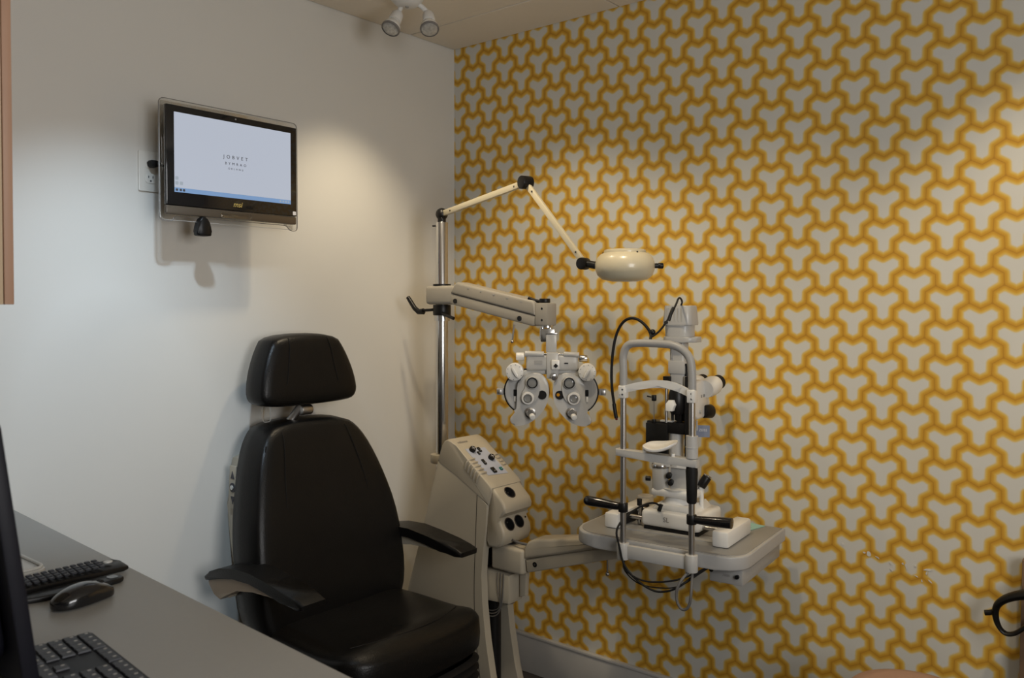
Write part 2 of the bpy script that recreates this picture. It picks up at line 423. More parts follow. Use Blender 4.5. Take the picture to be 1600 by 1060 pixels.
# desktop monitor, seen from behind
mo = thing('desktop_monitor', 'dark computer monitor tilted back on the grey desk', 'monitor', (1.0, -2.17, ZD))
tl = Matrix.Rotation(math.radians(7.2), 3, 'X')
pc = Vector((1.0, -2.095, 0.945))
def mp(a, b, dd): return pc + tl @ Vector((a, dd, b))
part('panel', MB().prism(rrect(0.50, 0.34, 0.008, 3, 0, 0.155), -0.020, 0.0, lambda a, b, d: mp(a, d, 0) if False else mp(a, b, d), .003), 'navyblack', mo)
part('back_cover', MB().prism(rrect(0.44, 0.27, 0.03, 4, 0, 0.15), -0.045, -0.0205, mp, .012), 'navyblack', mo)
part('screen', MB().prism(rrect(0.475, 0.29, 0.002, 2, 0, 0.16), 0.0002, 0.0010, mp), 'gloss', mo)
part('neck', MB().box((1.0, -2.165, 0.96), (0.07, 0.03, 0.15), .006), 'navyblack', mo)
part('foot', MB().box((1.0, -2.185, ZD + 0.008), (0.24, 0.18, 0.016), .006), 'navyblack', mo)

# keyboards
def make_keyboard(name, label, L, Dp, loc, rotz, H=0.018):
    k = thing(name, label, 'keyboard', loc, None, rotz)
    part('case', MB().prism(rrect(L, Dp, 0.008, 3, L / 2, -Dp / 2), 0.0, H, lambda a, b, d: (a, b, d * (1 + 0.45 * max(0.0, 1 + b / Dp) * 0)), .003), 'navyblack', k, False)
    return k
kb = make_keyboard('keyboard', 'dark grey keyboard with separate key blocks beside the tilted monitor', 0.44, 0.136, (1.038, -1.936, ZD), math.radians(-6))
kw = 0.0180
kme = MB().prism([(-kw / 2, -kw / 2), (kw / 2, -kw / 2), (kw / 2, kw / 2), (-kw / 2, kw / 2)], 0.0, 0.0030, lambda a, b, d: (a * (1 - d * 26), b * (1 - d * 26), d), .0006, 1)
k0 = part('key', kme, 'keycap', kb, False)
lme = MB().prism(rrect(0.004, 0.005, 0.001, 1, -0.003, 0.003), 0.0, 0.0003, lambda a, b, d: (a, b, d + 0.0031))
l0 = part('legend', lme, 'keyprint', k0, False)
first = True
pitch = 0.0187
for row in range(6):
    for c in range(22):
        # number block, arrow block, letters, counted from the end nearest the wall
        if c < 4: x = 0.016 + c * pitch
        elif c < 7: x = 0.022 + c * pitch
        else: x = 0.028 + c * pitch
        if x > 0.43: continue
        if 4 <= c < 7 and row in (1, 2): continue
        if 4 <= c < 7 and row == 3 and c != 5: continue
        y = -0.015 - row * 0.0212
        if first: kk, ll = k0, l0; first = False
        else:
            kk = k0.copy(); COL.objects.link(kk); kk.parent = kb
            ll = l0.copy(); COL.objects.link(ll); ll.parent = kk
        kk.location = (x, y, 0.018)

kf = thing('slim_keyboard', 'slim black keyboard with a silver oval button lying behind the mouse', 'keyboard', (0.718, -1.73, ZD))
def tap(a, b, d):  # a along -Y, b across X
    return (0.742 - b * .60, -1.728 - a, ZD + d)
part('case', MB().prism([(0.0, 0.012), (0.012, 0.0), (0.42, 0.0), (0.42, 0.085), (0.012, 0.085), (0.0, 0.07)], 0.006, 0.020, lambda a, b, d: tap(a, b, d * (0.55 + 0.45 * min(1, a / 0.05)) + 0.006 * b / 0.085), .003), 'black', kf)
ks = MB()
for i in range(27):
    for j in range(4):
        p = tap(0.052 + i * 0.0132, 0.012 + j * 0.019, 0.021 + 0.006 * (0.012 + j * 0.019) / 0.085)
        ks.box(p, (0.0085, 0.0100, 0.004), .0012, seg=1)
o = part('keys', ks, 'keycap', kf); o['kind'] = 'stuff'
part('oval_button', MB().pad([(p.x, p.y) for p in circ(0.009, 16)], 0.004, lambda a, b, d: tap(0.030 + a, 0.05 + b * 1.4, 0.0215 + d)), 'silver', kf)
part('rear_foot', MB().bb(0.698, 0.738, -2.12, -1.79, ZD, ZD + 0.007, .002), 'black', kf)

tray = thing('desk_tray', 'silver tray on the grey desk behind the slim keyboard', 'tray', (0.55, -1.95, ZD))
part('plate', MB().prism(rrect(0.20, 0.26, 0.02, 4, 0.530, -1.965), ZD, ZD + 0.012, lambda a, b, d: (a, b, d), .003), 'silver', tray)
part('rim', MB().tube([Vector((p.x, p.y, ZD + 0.014)) for p in rrect(0.19, 0.25, 0.02, 4, 0.530, -1.965)], .0035, 8, 0, closed=True), 'silver', tray)

rm = thing('remote_control', 'flat black remote lying between mouse and slim keyboard', 'remote', (0.755, -1.85, ZD))
part('body', MB().prism(chaikin([(0.792, -1.762), (0.765, -1.762), (0.750, -1.80), (0.748, -1.95), (0.785, -1.95), (0.798, -1.80)], 1), ZD, ZD + 0.010, lambda a, b, d: (a, b, d), .003), 'black', rm)
part('window', MB().prism(rrect(0.020, 0.018, 0.006, 3, 0.777, -1.780), ZD + 0.0102, ZD + 0.0110, lambda a, b, d: (a, b, d)), 'gloss', rm)

ms = thing('computer_mouse', 'glossy black computer mouse on the grey desk', 'mouse', (0.846, -1.866, ZD), None, math.radians(10))
def mouse(a, b, d):
    top = 0.040 * (1 - (a / 0.062) ** 2 * 0.55) * (1 - (b / 0.034) ** 2 * 0.35)
    return (b * .92, a * .92, max(0.001, (d + 0.5) * top * .9))
part('body', MB().pad(chaikin([(-0.060, -0.020), (-0.060, 0.020), (-0.02, 0.034), (0.03, 0.030), (0.060, 0.022), (0.060, -0.022), (0.03, -0.030), (-0.02, -0.034)], 2), 1.0, mouse, 5.0), 'gloss', ms, False)
part('scroll_wheel', MB().cyl((-0.004, 0.034, 0.026), (0.004, 0.034, 0.026), .006, n=14), 'rubber', ms, False)
part('button_split', MB().tube([(0, 0.048, 0.020), (0, 0.036, 0.0275), (0, 0.018, 0.0335)], .0006, 6, 1), 'dark', ms, False)
cabl = part('mouse_cable', MB().tube([(0.76, -1.985, ZD + .004), (0.80, -1.97, ZD + .004), (0.835, -1.99, ZD + .004), (0.82, -2.03, ZD + .004), (0.87, -2.06, ZD + .004), (0.84, -2.12, ZD + .004)], .0025, 8, 2), 'greycable')
tag(cabl, 'thin dark cable curling on the desk beside the monitor', 'cable')

# ================================================================== exam chair
ch = thing('exam_chair', 'black vinyl reclining exam chair with cream back shell and padded arms', 'chair', (0.42, -0.845, 0.0))
CYc = -0.845
def backfn(a, b, d):
    t = (b - 0.42) / 0.63
    x = 0.222 - 0.215 * (b - 0.5) + 0.018 * math.sin(max(0, min(1, t)) * math.pi)
    wing = 0.028 * (a / 0.28) ** 2 if d > 0 else 0
    return (x + d + wing - 0.006, CYc + a, b)
bo = chaikin([(-0.235, .405), (0.235, .405), (0.287, .47), (0.287, .70), (0.245, .88), (0.195, 1.000), (0.13, 1.046), (-0.13, 1.046), (-0.195, 1.000), (-0.245, .88), (-0.287, .70), (-0.287, .47)], 2)
bk = part('backrest', MB().pad(bo, 0.15, backfn, 5.5), 'leather', ch, angle=60)
def backsurf(a, b): return backfn(a, b, 0.0745)
for sg in (-1, 1):
    part('seam', MB().tube([Vector(backfn(sg * 0.12, 1.030, 0.045)), Vector(backfn(sg * 0.125, 1.005, 0.070)), Vector(backsurf(sg * 0.135, 0.95)), Vector(backsurf(sg * 0.15, 0.88)), Vector(backsurf(sg * 0.16, 0.80))], .0012, 6, 1), 'seam', bk)
part('side_piping', MB().tube([Vector(backfn(s_ * 0.262, z_, 0.055)) for s_, z_ in ((-1, 0.48), (-1, 0.60), (-1, 0.70), (-0.88, .86), (-.72, .98))], .0022, 6, 2), 'seam', bk)
def shell(a, b, d): return (0.128 - 0.20 * (b - 0.5) + d, CYc + a, b)
sh = part('back_shell', MB().prism(chaikin([(-0.205, .46), (0.205, .46), (0.222, .62), (0.215, .84), (0.175, .955), (-0.175, .955), (-0.215, .84), (-0.222, .62)], 1), -0.052, 0.05, shell, .014, 3), 'cream', ch)
kp = part('switch_plate', MB().box((0.066, CYc - 0.2235, 0.845), (0.034, 0.006, 0.135), .002), 'cream', sh)
def tri(z, up): 
    s = 1 if up else -1
    return MB().prism([(-0.010, -0.011 * s), (0.010, -0.011 * s), (0.0, 0.013 * s)], -0.0008, 0.0006, lambda a, b, d: (0.066 + a, CYc - 0.2272 - d, z + b))
part('arrow_up', tri(0.883, True), 'ink', sh); part('arrow_down', tri(0.806, False), 'ink', sh)
part('round_button', MB().cyl((0.066, CYc - 0.226, 0.845), (0.066, CYc - 0.2285, 0.845), .0145, n=24), 'ink', sh)
part('button_cap', MB().cyl((0.066, CYc - 0.228, 0.845), (0.066, CYc - 0.2315, 0.845), .007, n=18), 'whitep', sh)
# headrest
def hfn(a, b, d): return (0.112 + d - 0.10 * (b - 1.2) + 0.012 * (a / .18) ** 2 * (1 if d > 0 else 0), CYc - 0.004 + a, b)
ho = chaikin([(-0.135, 1.088), (0.135, 1.088), (0.192, 1.105), (0.187, 1.175), (0.155, 1.262), (0.118, 1.318), (-0.118, 1.318), (-0.155, 1.262), (-0.187, 1.175), (-0.192, 1.105)], 2)
hr = part('headrest', MB().pad(ho, 0.118, hfn, 4.5), 'leather', ch, angle=60)
for sg in (-1, 1):
    part('seam', MB().tube([Vector(hfn(sg * 0.075, 1.305, 0.045)), Vector(hfn(sg * 0.078, 1.285, 0.0575)), Vector(hfn(sg * 0.088, 1.22, 0.0592)), Vector(hfn(sg * 0.10, 1.16, 0.0590))], .0012, 6, 1), 'seam', hr)
lk = part('headrest_link', MB().tube([(0.095, -0.915, 1.00), (0.120, -0.885, 1.050), (0.140, -0.868, 1.088)], .0135, 12, 1), 'steel', ch)
part('knuckle', MB().cyl((0.146, -0.878, 1.072), (0.146, -0.836, 1.072), .0165, n=20, bev=.003), 'steel', ch)
part('clear_tab', MB().prism(rrect(0.030, 0.055, 0.010, 4, -0.968, 1.067), 0.09, 0.096, lambda a, b, d: (d, a, b), .001), 'acrylic', ch)
part('tab_edge', MB().tube([Vector((0.0965, p.x, p.y)) for p in rrect(0.030, 0.055, 0.010, 4, -0.968, 1.067)], .0013, 6, 0, closed=True), 'silver', ch)
# seat
def sfn(a, b, d):
    x = a; y = CYc + b
    z = 0.405 + d
    if d > 0:
        u = (x - 0.46) / 0.22; v = b / 0.27
        z += -0.020 * math.exp(-((x - 0.46) / 0.13) ** 2 - (b / 0.16) ** 2) + 0.010 * math.exp(-((x - 0.63) / 0.05) ** 2)
        z += 0.004 * math.sin(9 * b + 14 * x) * math.exp(-(v * v)) 
    return (x, y, z)
so = chaikin([(0.215, -0.235), (0.215, 0.235), (0.26, 0.27), (0.58, 0.275), (0.66, 0.262), (0.70, 0.20), (0.712, 0.0), (0.70, -0.20), (0.66, -0.262), (0.58, -0.275), (0.26, -0.27)], 2)
st = part('seat', MB().pad(so, 0.135, sfn, 5.0, (1, .99, .97, .94, .9, .85, .78, .7, .6, .5, .4, .3, .2, .1)), 'leather', ch, angle=60)
part('seam', MB().tube([Vector(sfn(0.53, 0.0, 0.0672)), Vector(sfn(0.60, 0.0, 0.0668)), Vector(sfn(0.66, 0.0, 0.060)), Vector((0.704, CYc, 0.44))], .0014, 6, 1), 'seam', st)
part('seam', MB().tube([Vector(sfn(0.60, -0.21, 0.0655)), Vector(sfn(0.635, -0.12, 0.0655)), Vector(sfn(0.645, 0, 0.0660)), Vector(sfn(0.635, 0.12, 0.0655)), Vector(sfn(0.60, 0.21, 0.0655))], .0014, 6, 2), 'seam', st)
bl = MB()
for i in range(3):
    z0 = 0.338 - i * 0.026
    for s0, s1, za, zb in ((0.93, 0.99, z0, z0 - 0.013), (0.99, 0.93, z0 - 0.013, z0 - 0.026)):
        a_ = [Vector((0.455 + (p.x - 0.455) * s0, CYc + p.y * s0, za)) for p in so]; b_ = [Vector((0.455 + (p.x - 0.455) * s1, CYc + p.y * s1, zb)) for p in so]
        va = [bl.bm.verts.new(p) for p in a_]; vb = [bl.bm.verts.new(p) for p in b_]
        for k in range(len(so)): bl.bm.faces.new((va[k], va[(k + 1) % len(so)], vb[(k + 1) % len(so)], vb[k]))
part('bellows', bl, 'rubber', ch, angle=20)
part('seat_base', MB().pad([(0.455 + (p.x - 0.455) * 1.0, p.y * 1.0) for p in so], 0.12, lambda a, b, d: (a, CYc + b, 0.208 + d), 7), 'black', ch)
part('lift_column', MB().bb(0.30, 0.60, CYc - 0.14, CYc + 0.14, 0.025, 0.17, .01), 'black', ch)
part('floor_plate', MB().prism(rrect(0.62, 0.46, 0.06, 5, 0.42, CYc), 0.0, 0.03, lambda a, b, d: (a, b, d), .006), 'black', ch)
part('back_bracket', MB().bb(0.12, 0.20, CYc - 0.10, CYc + 0.10, 0.30, 0.52, .01), 'black', ch)
# arms
top = [(.080, .600), (.12, .623), (.18, .645), (.25, .658), (.33, .661), (.41, .652), (.49, .640), (.545, .632), (.572, .622)]
bot = [(.570, .606), (.54, .602), (.48, .610), (.41, .622), (.33, .631), (.25, .628), (.18, .614), (.12, .597), (.09, .588)]
sup = [(.48, .6085), (.41, .6205), (.33, .6295), (.25, .6265), (.18, .6125), (.12, .5955), (.09, .5865), (.098, .575), (.125, .552), (.16, .545), (.20, .568), (.25, .597), (.33, .611), (.41, .609), (.46, .606)]
for sg in (-1, 1):
    yc = CYc + sg * 0.305
    def armfn(a, b, d, yc=yc, sg=sg):
        w = 1.0 - 0.25 * max(0, (0.2 - a) / 0.12)
        return (a, yc + d * w, b)
    ar = part('armrest_pad', MB().prism(top + bot, -0.042, 0.042, armfn, .010, 3), 'leather', ch)
    part('arm_support', MB().prism(sup, -0.030, 0.030, armfn, .006), 'tan' if sg < 0 else 'cream', ch)
    y0, y1 = sorted((CYc + sg * 0.20, CYc + sg * 0.312))
    part('arm_bracket', MB().bb(0.13, 0.175, y0, y1, 0.545, 0.592, .008), 'cream', ch)

# ================================================================== instrument stand
sd = thing('instrument_stand', 'beige ophthalmic instrument stand with sloping control console and chrome pole', 'stand', (0.35, -0.343, 0.0))
Y0, Y1 = -0.42, -0.262
side = [(.311, .862), (.326, .868), (.40, .828), (.47, .790), (.545, .744), (.535, .66), (.522, .58), (.515, .50), (.520, .40), (.535, .28), (.556, .17), (.60, .03), (.60, .0), (.06, .0), (.07, .06), (.11, .20), (.166, .395), (.24, .62)]
inner = [(.311, .86), (.326, .865), (.40, .826), (.455, .798), (.455, .0), (.065, .0), (.07, .06), (.11, .20), (.166, .395), (.24, .62)]
part('side_panel', MB().prism(side, Y0, Y0 + 0.030, XZ(0), .005), 'cream', sd)
part('side_panel', MB().prism(side, Y1 - 0.030, Y1, XZ(0), .005), 'cream', sd)
part('core', MB().prism(inner, Y0 + 0.0305, Y1 - 0.0305, XZ(0)), 'cream', sd)
part('slot_lining', MB().bb(0.4552, 0.4575, Y0 + 0.031, Y1 - 0.031, 0.0, 0.585), 'dark', sd)
part('front_cover', MB().prism([(.456, .60), (.518, .585), (.522, .60), (.533, .66), (.543, .743), (.456, .793)], Y0 + 0.0305, Y1 - 0.0305, XZ(0)), 'cream', sd)
part('panel_joint', MB().tube([(.497, Y0 - 0.0002, .770), (.490, Y0 - 0.0002, .62), (.482, Y0 - 0.0002, .45), (.488, Y0 - 0.0002, .30), (.508, Y0 - 0.0002, .15), (.54, Y0 - .0002, .02)], .0011, 6, 2), 'dark', sd)
part('seam_fill', MB().prism([(.316, .870), (.326, .876), (.40, .836), (.47, .798), (.54, .755), (.54, .740), (.47, .786), (.40, .824), (.326, .864), (.313, .862)], Y0 + 0.003, Y1 - 0.003, XZ(0)), 'dark', sd)
con = [(.3125, .865), (.332, .918), (.345, .936), (.360, .943), (.380, .9375), (.40, .926), (.552, .810), (.561, .800), (.560, .790), (.548, .744), (.545, .7405), (.47, .787), (.40, .825), (.325, .864)]
cs = part('console', MB().prism(con, Y0 - .001, Y1 + .001, XZ(0), .005, 3), 'cream', sd)
O = Vector((.40, -.343, .926)); S_ = Vector((.152, 0, -.116)).normalized(); N_ = Vector((-S_.z, 0, S_.x))
def cp(s, y, n=0.0):
    p = O + S_ * s + N_ * n; return Vector((p.x, y, p.z))
SO = 0.053   # offset from the back edge used for the control positions
part('control_overlay', MB().prism([(.076 - SO, -.394), (.205 - SO, -.390), (.214 - SO, -.294), (.085 - SO, -.300)], .0, .0012, lambda a, b, d: cp(a, b, d)), 'panelblue', cs)
for s, y, r in ((.088, -.370, .0115), (.138, -.316, .0115)):
    k = part('dial', MB().lathe([(0, 0), (r, 0), (r, .010), (r * .9, .0125), (0, .0125)], cp(s - SO, y, .001), frame(N_), 20), 'black', cs)
    part('dial_marks', MB().box(cp(s - SO, y, .0138), (r * 1.5, .0009, .0004), rot=Matrix((S_, Vector((0, 1, 0)), N_)).transposed()).box(cp(s - SO, y, .0138), (.0009, r * 1.5, .0004), rot=Matrix((S_, Vector((0, 1, 0)), N_)).transposed()), 'whiteink', k)
for s, y, a, b2, m_ in ((.092, -.336, .022, .011, 'black'), (.106, -.352, .014, .009, 'black'), (.148, -.362, .024, .011, 'black'), (.190, -.350, .024, .017, 'black'), (.191, -.312, .013, .012, 'green')):
    w = part('switch', MB().box(cp(s - SO, y, .003), (a, b2, .006), .0015, Matrix((S_, Vector((0, 1, 0)), N_)).transposed(), 1), m_, cs)
    part('rocker_mark', MB().box(cp(s - SO + a * .2, y, .0063), (.0008, b2 * .4, .0004), rot=Matrix((S_, Vector((0, 1, 0)), N_)).transposed()), 'whiteink', w)
for i in range(5):
    s = .125 - SO + i * .0165
    e = cp(s, Y0, 0)
    part('rib', MB().tube([cp(s, -.388, .0), cp(s, -.400, .0028), cp(s, -.414, .0015), cp(s, -.4225, -.008), cp(s + .004, -.4235, -.022), cp(s + .007, -.4215, -.034)], .0036, 8, 2), 'cream', cs)
    if i < 4: part('rib', MB().tube([cp(s, -.288, .0), cp(s, -.280, .0028), cp(s, -.270, .0015), cp(s, -.2605, -.008), cp(s + .006, -.2600, -.026)], .0036, 8, 2), 'cream', cs)
text('lettering', 'reliance', .0150, axes(cp(.030 - SO + .012, -.378, .0008), (0, 1, 0), -S_), 'greyink', cs, spacing=1.05)
hd = [(.550, .796), (.560, .798), (.605, .757), (.614, .738), (.612, .722), (.590, .706), (.583, .700), (.590, .693), (.607, .662), (.610, .642), (.600, .615), (.578, .601), (.54, .600), (.530, .62), (.540, .70)]
hb = part('holder_block', MB().prism(hd, Y0 + 0.006, Y1 - 0.004, XZ(0), .009, 3), 'cream', sd)
n1 = Vector((.041, 0, .045)).normalized(); n2 = Vector((.031, 0, .017)).normalized()
cups = [(Vector((.5815, -.350, .778)), n1), (Vector((.5985, -.372, .6775)), n2), (Vector((.5985, -.321, .6775)), n2)]
cm = MB()
for c_, n_ in cups: cm.cyl(c_ + n_ * .012, c_ - n_ * .030, .0200, n=28)
cut(hb, cm)
for c_, n_ in cups:
    R = frame(n_)
    w = part('holder_well', MB().lathe([(0, -.029), (.0195, -.029), (.0195, .0005), (.0215, .002), (.0225, .0), (.0200, -.001)], c_, R, 28), 'dark', sd)
    part('well_rim', MB().lathe([(.0195, -.003), (.0197, .0015), (.0212, .003), (.0228, .001), (.0222, -.001)], c_, R, 28), 'brownrim', w)
for p in ((.592, -.372, .781), (.609, -.397, .690), (.609, -.300, .690)): part('screw', MB().ball(p, .0032, 10), 'black', sd)
# pole
PX, PY = 0.25, -0.333
part('pole', MB().cyl((PX, PY, 0.72), (PX, PY, 1.708), .0222, n=32, bev=.002), 'chrome', sd)
part('pole_clamp', MB().cyl((PX - .012, PY, .835), (PX - .012, PY, .868), .034, n=24, bev=.004), 'cream', sd)
part('set_screw', MB().cyl((PX - .02, PY - .012, 1.695), (PX - .031, PY - .016, 1.695), .003, n=10), 'black', sd)
# refraction arm on the pole
ra = part('arm_collar', MB().bb(PX - .047, PX + .095, PY - .040, PY + .040, 1.411, 1.478, .012, 3), 'grey', sd)
part('collar_ring', MB().cyl((PX, PY, 1.4785), (PX, PY, 1.485), .0325, n=28), 'black', sd)
part('stop_collar', MB().cyl((PX, PY, 1.372), (PX, PY, 1.410), .0325, n=28, bev=.002), 'black', sd)
part('stop_ring', MB().cyl((PX, PY, 1.352), (PX, PY, 1.3715), .0285, n=28), 'chrome', sd)
lv = part('clamp_lever', MB().tube([(.225, PY - .02, 1.392), (.19, PY - .025, 1.390), (.165, PY - .028, 1.388)], .0055, 10, 0), 'black', sd)
part('lever_grip', MB().tube([(.182, PY - .026, 1.386), (.152, PY - .03, 1.384), (.108, PY - .033, 1.438)], lambda t: .0115 - .004 * t, 12, 1), 'black', sd)
part('stop_lever', MB().tube([(.270, PY - .02, 1.380), (.300, PY - .03, 1.373), (.340, PY - .034, 1.362)], .006, 10, 0), 'black', sd)
def a1(a, b, d): return (a, -.333 - .13 * (a - .25) + d, b)
part('arm_lower_shell', MB().prism([(.326, 1.413), (.735, 1.342), (.745, 1.345), (.748, 1.375), (.332, 1.450)], -.030, .030, a1, .006), 'grey', sd)
part('arm_upper_shell', MB().prism([(.330, 1.4508), (.352, 1.482), (.366, 1.489), (.738, 1.4235), (.747, 1.412), (.7485, 1.3758)], -.033, .033, a1, .009, 3), 'grey', sd)
for x, z in ((.358, 1.423), (.680, 1.366)):
    p = Vector(a1(x, z, -.0335)); part('hinge_bolt', MB().cyl(p, p + Vector((0, .004, 0)), .0085, n=18), 'black', sd)
for i in range(5):
    p = Vector(a1(.43 + i * .065, 1.466 - i * .0115, -.0332)); part('snap_slot', MB().box(p, (.010, .0012, .003)), 'mgrey', sd)
eb = part('arm_end_block', MB().box((.772, -.402, 1.380), (.050, .052, .072), .006), 'grey', sd)
part('end_knob', MB().cyl((.768, -.402, 1.416), (.768, -.402, 1.430), .0175, n=24, bev=.002), 'black', sd)
part('tilt_lever', MB().tube([(.752, -.405, 1.420), (.735, -.412, 1.424), (.715, -.418, 1.432)], .0055, 10, 1), 'black', sd)
for z in (1.398, 1.362): part('screw', MB().cyl((.776, -.4285, z), (.776, -.4275, z), .0038, n=12), 'black', sd)
part('release_rod', MB().cyl((.628, -.383, 1.345), (.620, -.383, 1.292), .0035, .003, 10).ball((.619, -.383, 1.289), .0055, 12), 'steel', sd)
part('mount_pins', MB().cyl((.762, -.408, 1.346), (.762, -.408, 1.300), .008, n=16).cyl((.785, -.398, 1.346), (.785, -.398, 1.305), .008, n=16).cyl((.774, -.400, 1.348), (.774, -.400, 1.338), .021, n=20), 'chrome', sd)
# slit lamp arm
part('pivot_post', MB().cyl((.572, -.343, .40), (.572, -.343, .625), .0195, n=22), 'steel', sd)
part('pivot_ring', MB().cyl((.572, -.343, .606), (.572, -.343, .620), .030, n=26, bev=.003), 'black', sd)
part('swivel_block', MB().bb(.530, .665, -.388, -.298, .520, .604, .010, 3), 'cream', sd)
part('arm_bracket', MB().prism([(.458, .400), (.60, .410), (.606, .430), (.606, .508), (.52, .512), (.458, .500)], -.384, -.302, XZ(0), .008), 'cream', sd)
part('side_fin', MB().prism([(.612, .425), (.636, .435), (.640, .518), (.612, .518)], -.335, -.315, XZ(0), .003), 'cream', sd)
part('slot_piston', MB().cyl((.505, -.343, .0), (.505, -.343, .40), .025, n=24), 'black', sd)
for i, (r_, dz) in enumerate(((.0011, 0), (.0018, .010), (.0018, .02))):
    part('wire', MB().tube([(.560 + .013 * i, -.388, .512), (.558 + .013 * i, -.389, .46), (.572 + .004 * i, -.388, .41), (.56, -.386, .385 - dz), (.52, -.386, .372 - dz), (.475, -.384, .385 - dz)], r_, 6, 2), 'greycable', sd)
def a2(a, b, d): return (a, -.343 + .06 * (a - .6) + d, b)
part('lower_arm_base', MB().prism([(.672, .535), (.68, .531), (1.11, .668), (1.11, .700), (1.0, .672), (.668, .572)], -.036, .036, a2, .006), 'cream', sd)
part('lower_arm_cover', MB().prism([(.664, .573), (.664, .612), (.680, .634), (.70, .645), (1.08, .712), (1.10, .703), (1.0, .673)], -.040, .040, a2, .009, 3), 'cream', sd)
p = Vector(a2(.706, .563, -.037)); part('hinge_bolt', MB().cyl(p, p + Vector((0, .004, 0)), .0085, n=18), 'black', sd); part('bolt_core', MB().cyl(p + Vector((0, -.0006, 0)), p + Vector((0, .002, 0)), .004, n=14), 'steel', sd)
part('release_rod', MB().cyl((.962, -.335, .630), (.962, -.335, .580), .0032, n=10).ball((.962, -.335, .575), .007, 12), 'steel', sd)
part('lamp_cable', MB().tube([(.575, -.35, .622), (.62, -.37, .624), (.66, -.375, .622), (.70, -.365, .625)], .0045, 8, 2), 'greycable', sd)

# ================================================================== overhead lamp on the pole
ol = thing('overhead_lamp', 'ivory examination lamp on a jointed arm above the chrome pole', 'lamp', (PX, PY, 1.708))
J1 = Vector((PX, PY, 1.737)); J2 = Vector((.690, -.400, 1.803)); J3 = Vector((.925, -.415, 1.539)); HC_ = Vector((1.074, -.42, 1.524))
part('base_joint', MB().cyl((PX, PY, 1.7085), (PX, PY, 1.722), .015, n=20).ball(J1, .0225, 18), 'black', ol)
def bar(p, q, w, cut0, cut1):
    d_ = (q - p).normalized(); a_, b_ = p + d_ * cut0, q - d_ * cut1
    return MB().box((a_ + b_) / 2, (w, w * .8, (b_ - a_).length), .003, frame(d_, (0, 1, 0)))
u1 = part('upper_arm', bar(J1, J2, .0205, .015, .012), 'ivory', ol)
u2 = part('fore_arm', bar(J2, J3, .0185, .015, .012), 'ivory', ol)
for p, q, o_ in ((J1, J2, u1), (J2, J3, u2)):
    for t in (.12, .88):
        c_ = p.lerp(q, t) + Vector((.004, -.0095, 0)); part('screw', MB().ball(c_, .0028, 8), 'black', o_)
part('elbow_joint', MB().cyl(J2 + Vector((-.006, -.020, 0)), J2 + Vector((.006, .018, 0)), .0215, n=24, bev=.003), 'black', ol)
part('wrist_joint', MB().cyl(J3 + Vector((0, -.016, -.004)), J3 + Vector((0, .016, -.004)), .0185, n=22, bev=.003), 'black', ol)
part('neck', MB().cyl(J3 + Vector((.012, 0, -.005)), HC_ + Vector((-.078, 0, 0)), .0115, n=18), 'black', ol)
hl = part('lamp_head', MB().lathe([(0, -.044), (.045, -.044), (.066, -.040), (.080, -.028), (.0865, -.010), (.0865, .006), (.081, .022), (.071, .033), (.060, .038), (0, .038)], HC_, None, 40), 'ivory', ol)
part('lid', MB().lathe([(0, .0475), (.054, .0475), (.0595, .0455), (.061, .042), (.060, .036), (0, .036)], HC_, None, 36), 'ivory', hl)
part('diffuser', MB().lathe([(0, -.0455), (.040, -.0455), (.043, -.0435), (0, -.043)], HC_, None, 30), 'whitep', hl)
for an in (205, 335):
    a_ = math.radians(an); part('lid_screw', MB().ball(HC_ + Vector((.064 * math.cos(a_), .064 * math.sin(a_), .037)), .0028, 8), 'black', hl)
kd = Vector((.774, .633, 0))
part('dimmer_knob', MB().cyl(HC_ + kd * .083, HC_ + kd * .098, .0075, n=18).cyl(HC_ + kd * .097, HC_ + kd * .112, .0085, n=18, bev=.002), 'black', ol)

# ================================================================== phoropter
ph = thing('phoropter', 'light grey phoropter with round lens dials hanging from the grey arm', 'phoropter', (.790, -.398, 1.163), None, .62)
q = .00040
def L(cx, cy, d=0.0): return Vector(((cx - 565) * q, d, (600 - cy) * q))       # d < 0 towards the examiner
def pp(poly, d0, d1, bev=.003, m='lgrey', name='p', par=None, it=2):
    pts = chaikin([((x - 565) * q, (600 - y) * q) for x, y in poly], it)
    return part(name, MB().prism(pts, d0, d1, lambda a, b, d: (a, d, b), bev), m, par or ph, False)
def disc(cx, cy, r, d0, d1, m, name, par=None, bev=.0015, n=28):
    return part(name, MB().cyl(L(cx, cy, d0), L(cx, cy, d1), r * q, n=n, bev=bev), m, par or ph, False)
part('stem', MB().bb(-.016, .018, -.012, .012, .098, .157, .003), 'lgrey', ph, False)
part('stem_bracket', MB().bb(-.033, .012, -.006, .020, .130, .172, .003), 'chrome', ph, False)
part('stem_cap', MB().bb(-.017, .019, -.013, .013, .154, .159, .001), 'chrome', ph, False)
part('crossbar', MB().bb(-.078, .086, -.020, .020, .040, .090, .008, 3), 'lgrey', ph, False)
part('slide_tube', MB().cyl((-.082, -.014, .093), (-.022, -.014, .091), .0095, n=20, bev=.001), 'lgrey', ph, False)
part('slide_tube', MB().cyl((.040, -.014, .092), (.088, -.014, .089), .0088, n=20, bev=.001), 'lgrey', ph, False)
part('slide_rod', MB().cyl((-.03, -.014, .092), (.045, -.014, .091), .004, n=12), 'chrome', ph, False)
part('leveling_knob', MB().cyl((-.110, -.006, .084), (-.084, -.006, .084), .0125, n=24, bev=.002), 'white', ph, False)
part('distance_knob', MB().cyl((.088, -.006, .079), (.114, -.006, .079), .0105, n=24, bev=.002), 'chrome', ph, False)
part('scale_plate', MB().bb(-.052, -.027, -.0215, -.0198, .062, .073), 'mgrey', ph, False)
part('scale_plate', MB().bb(.042, .054, -.0215, -.0198, .062, .066), 'black', ph, False)
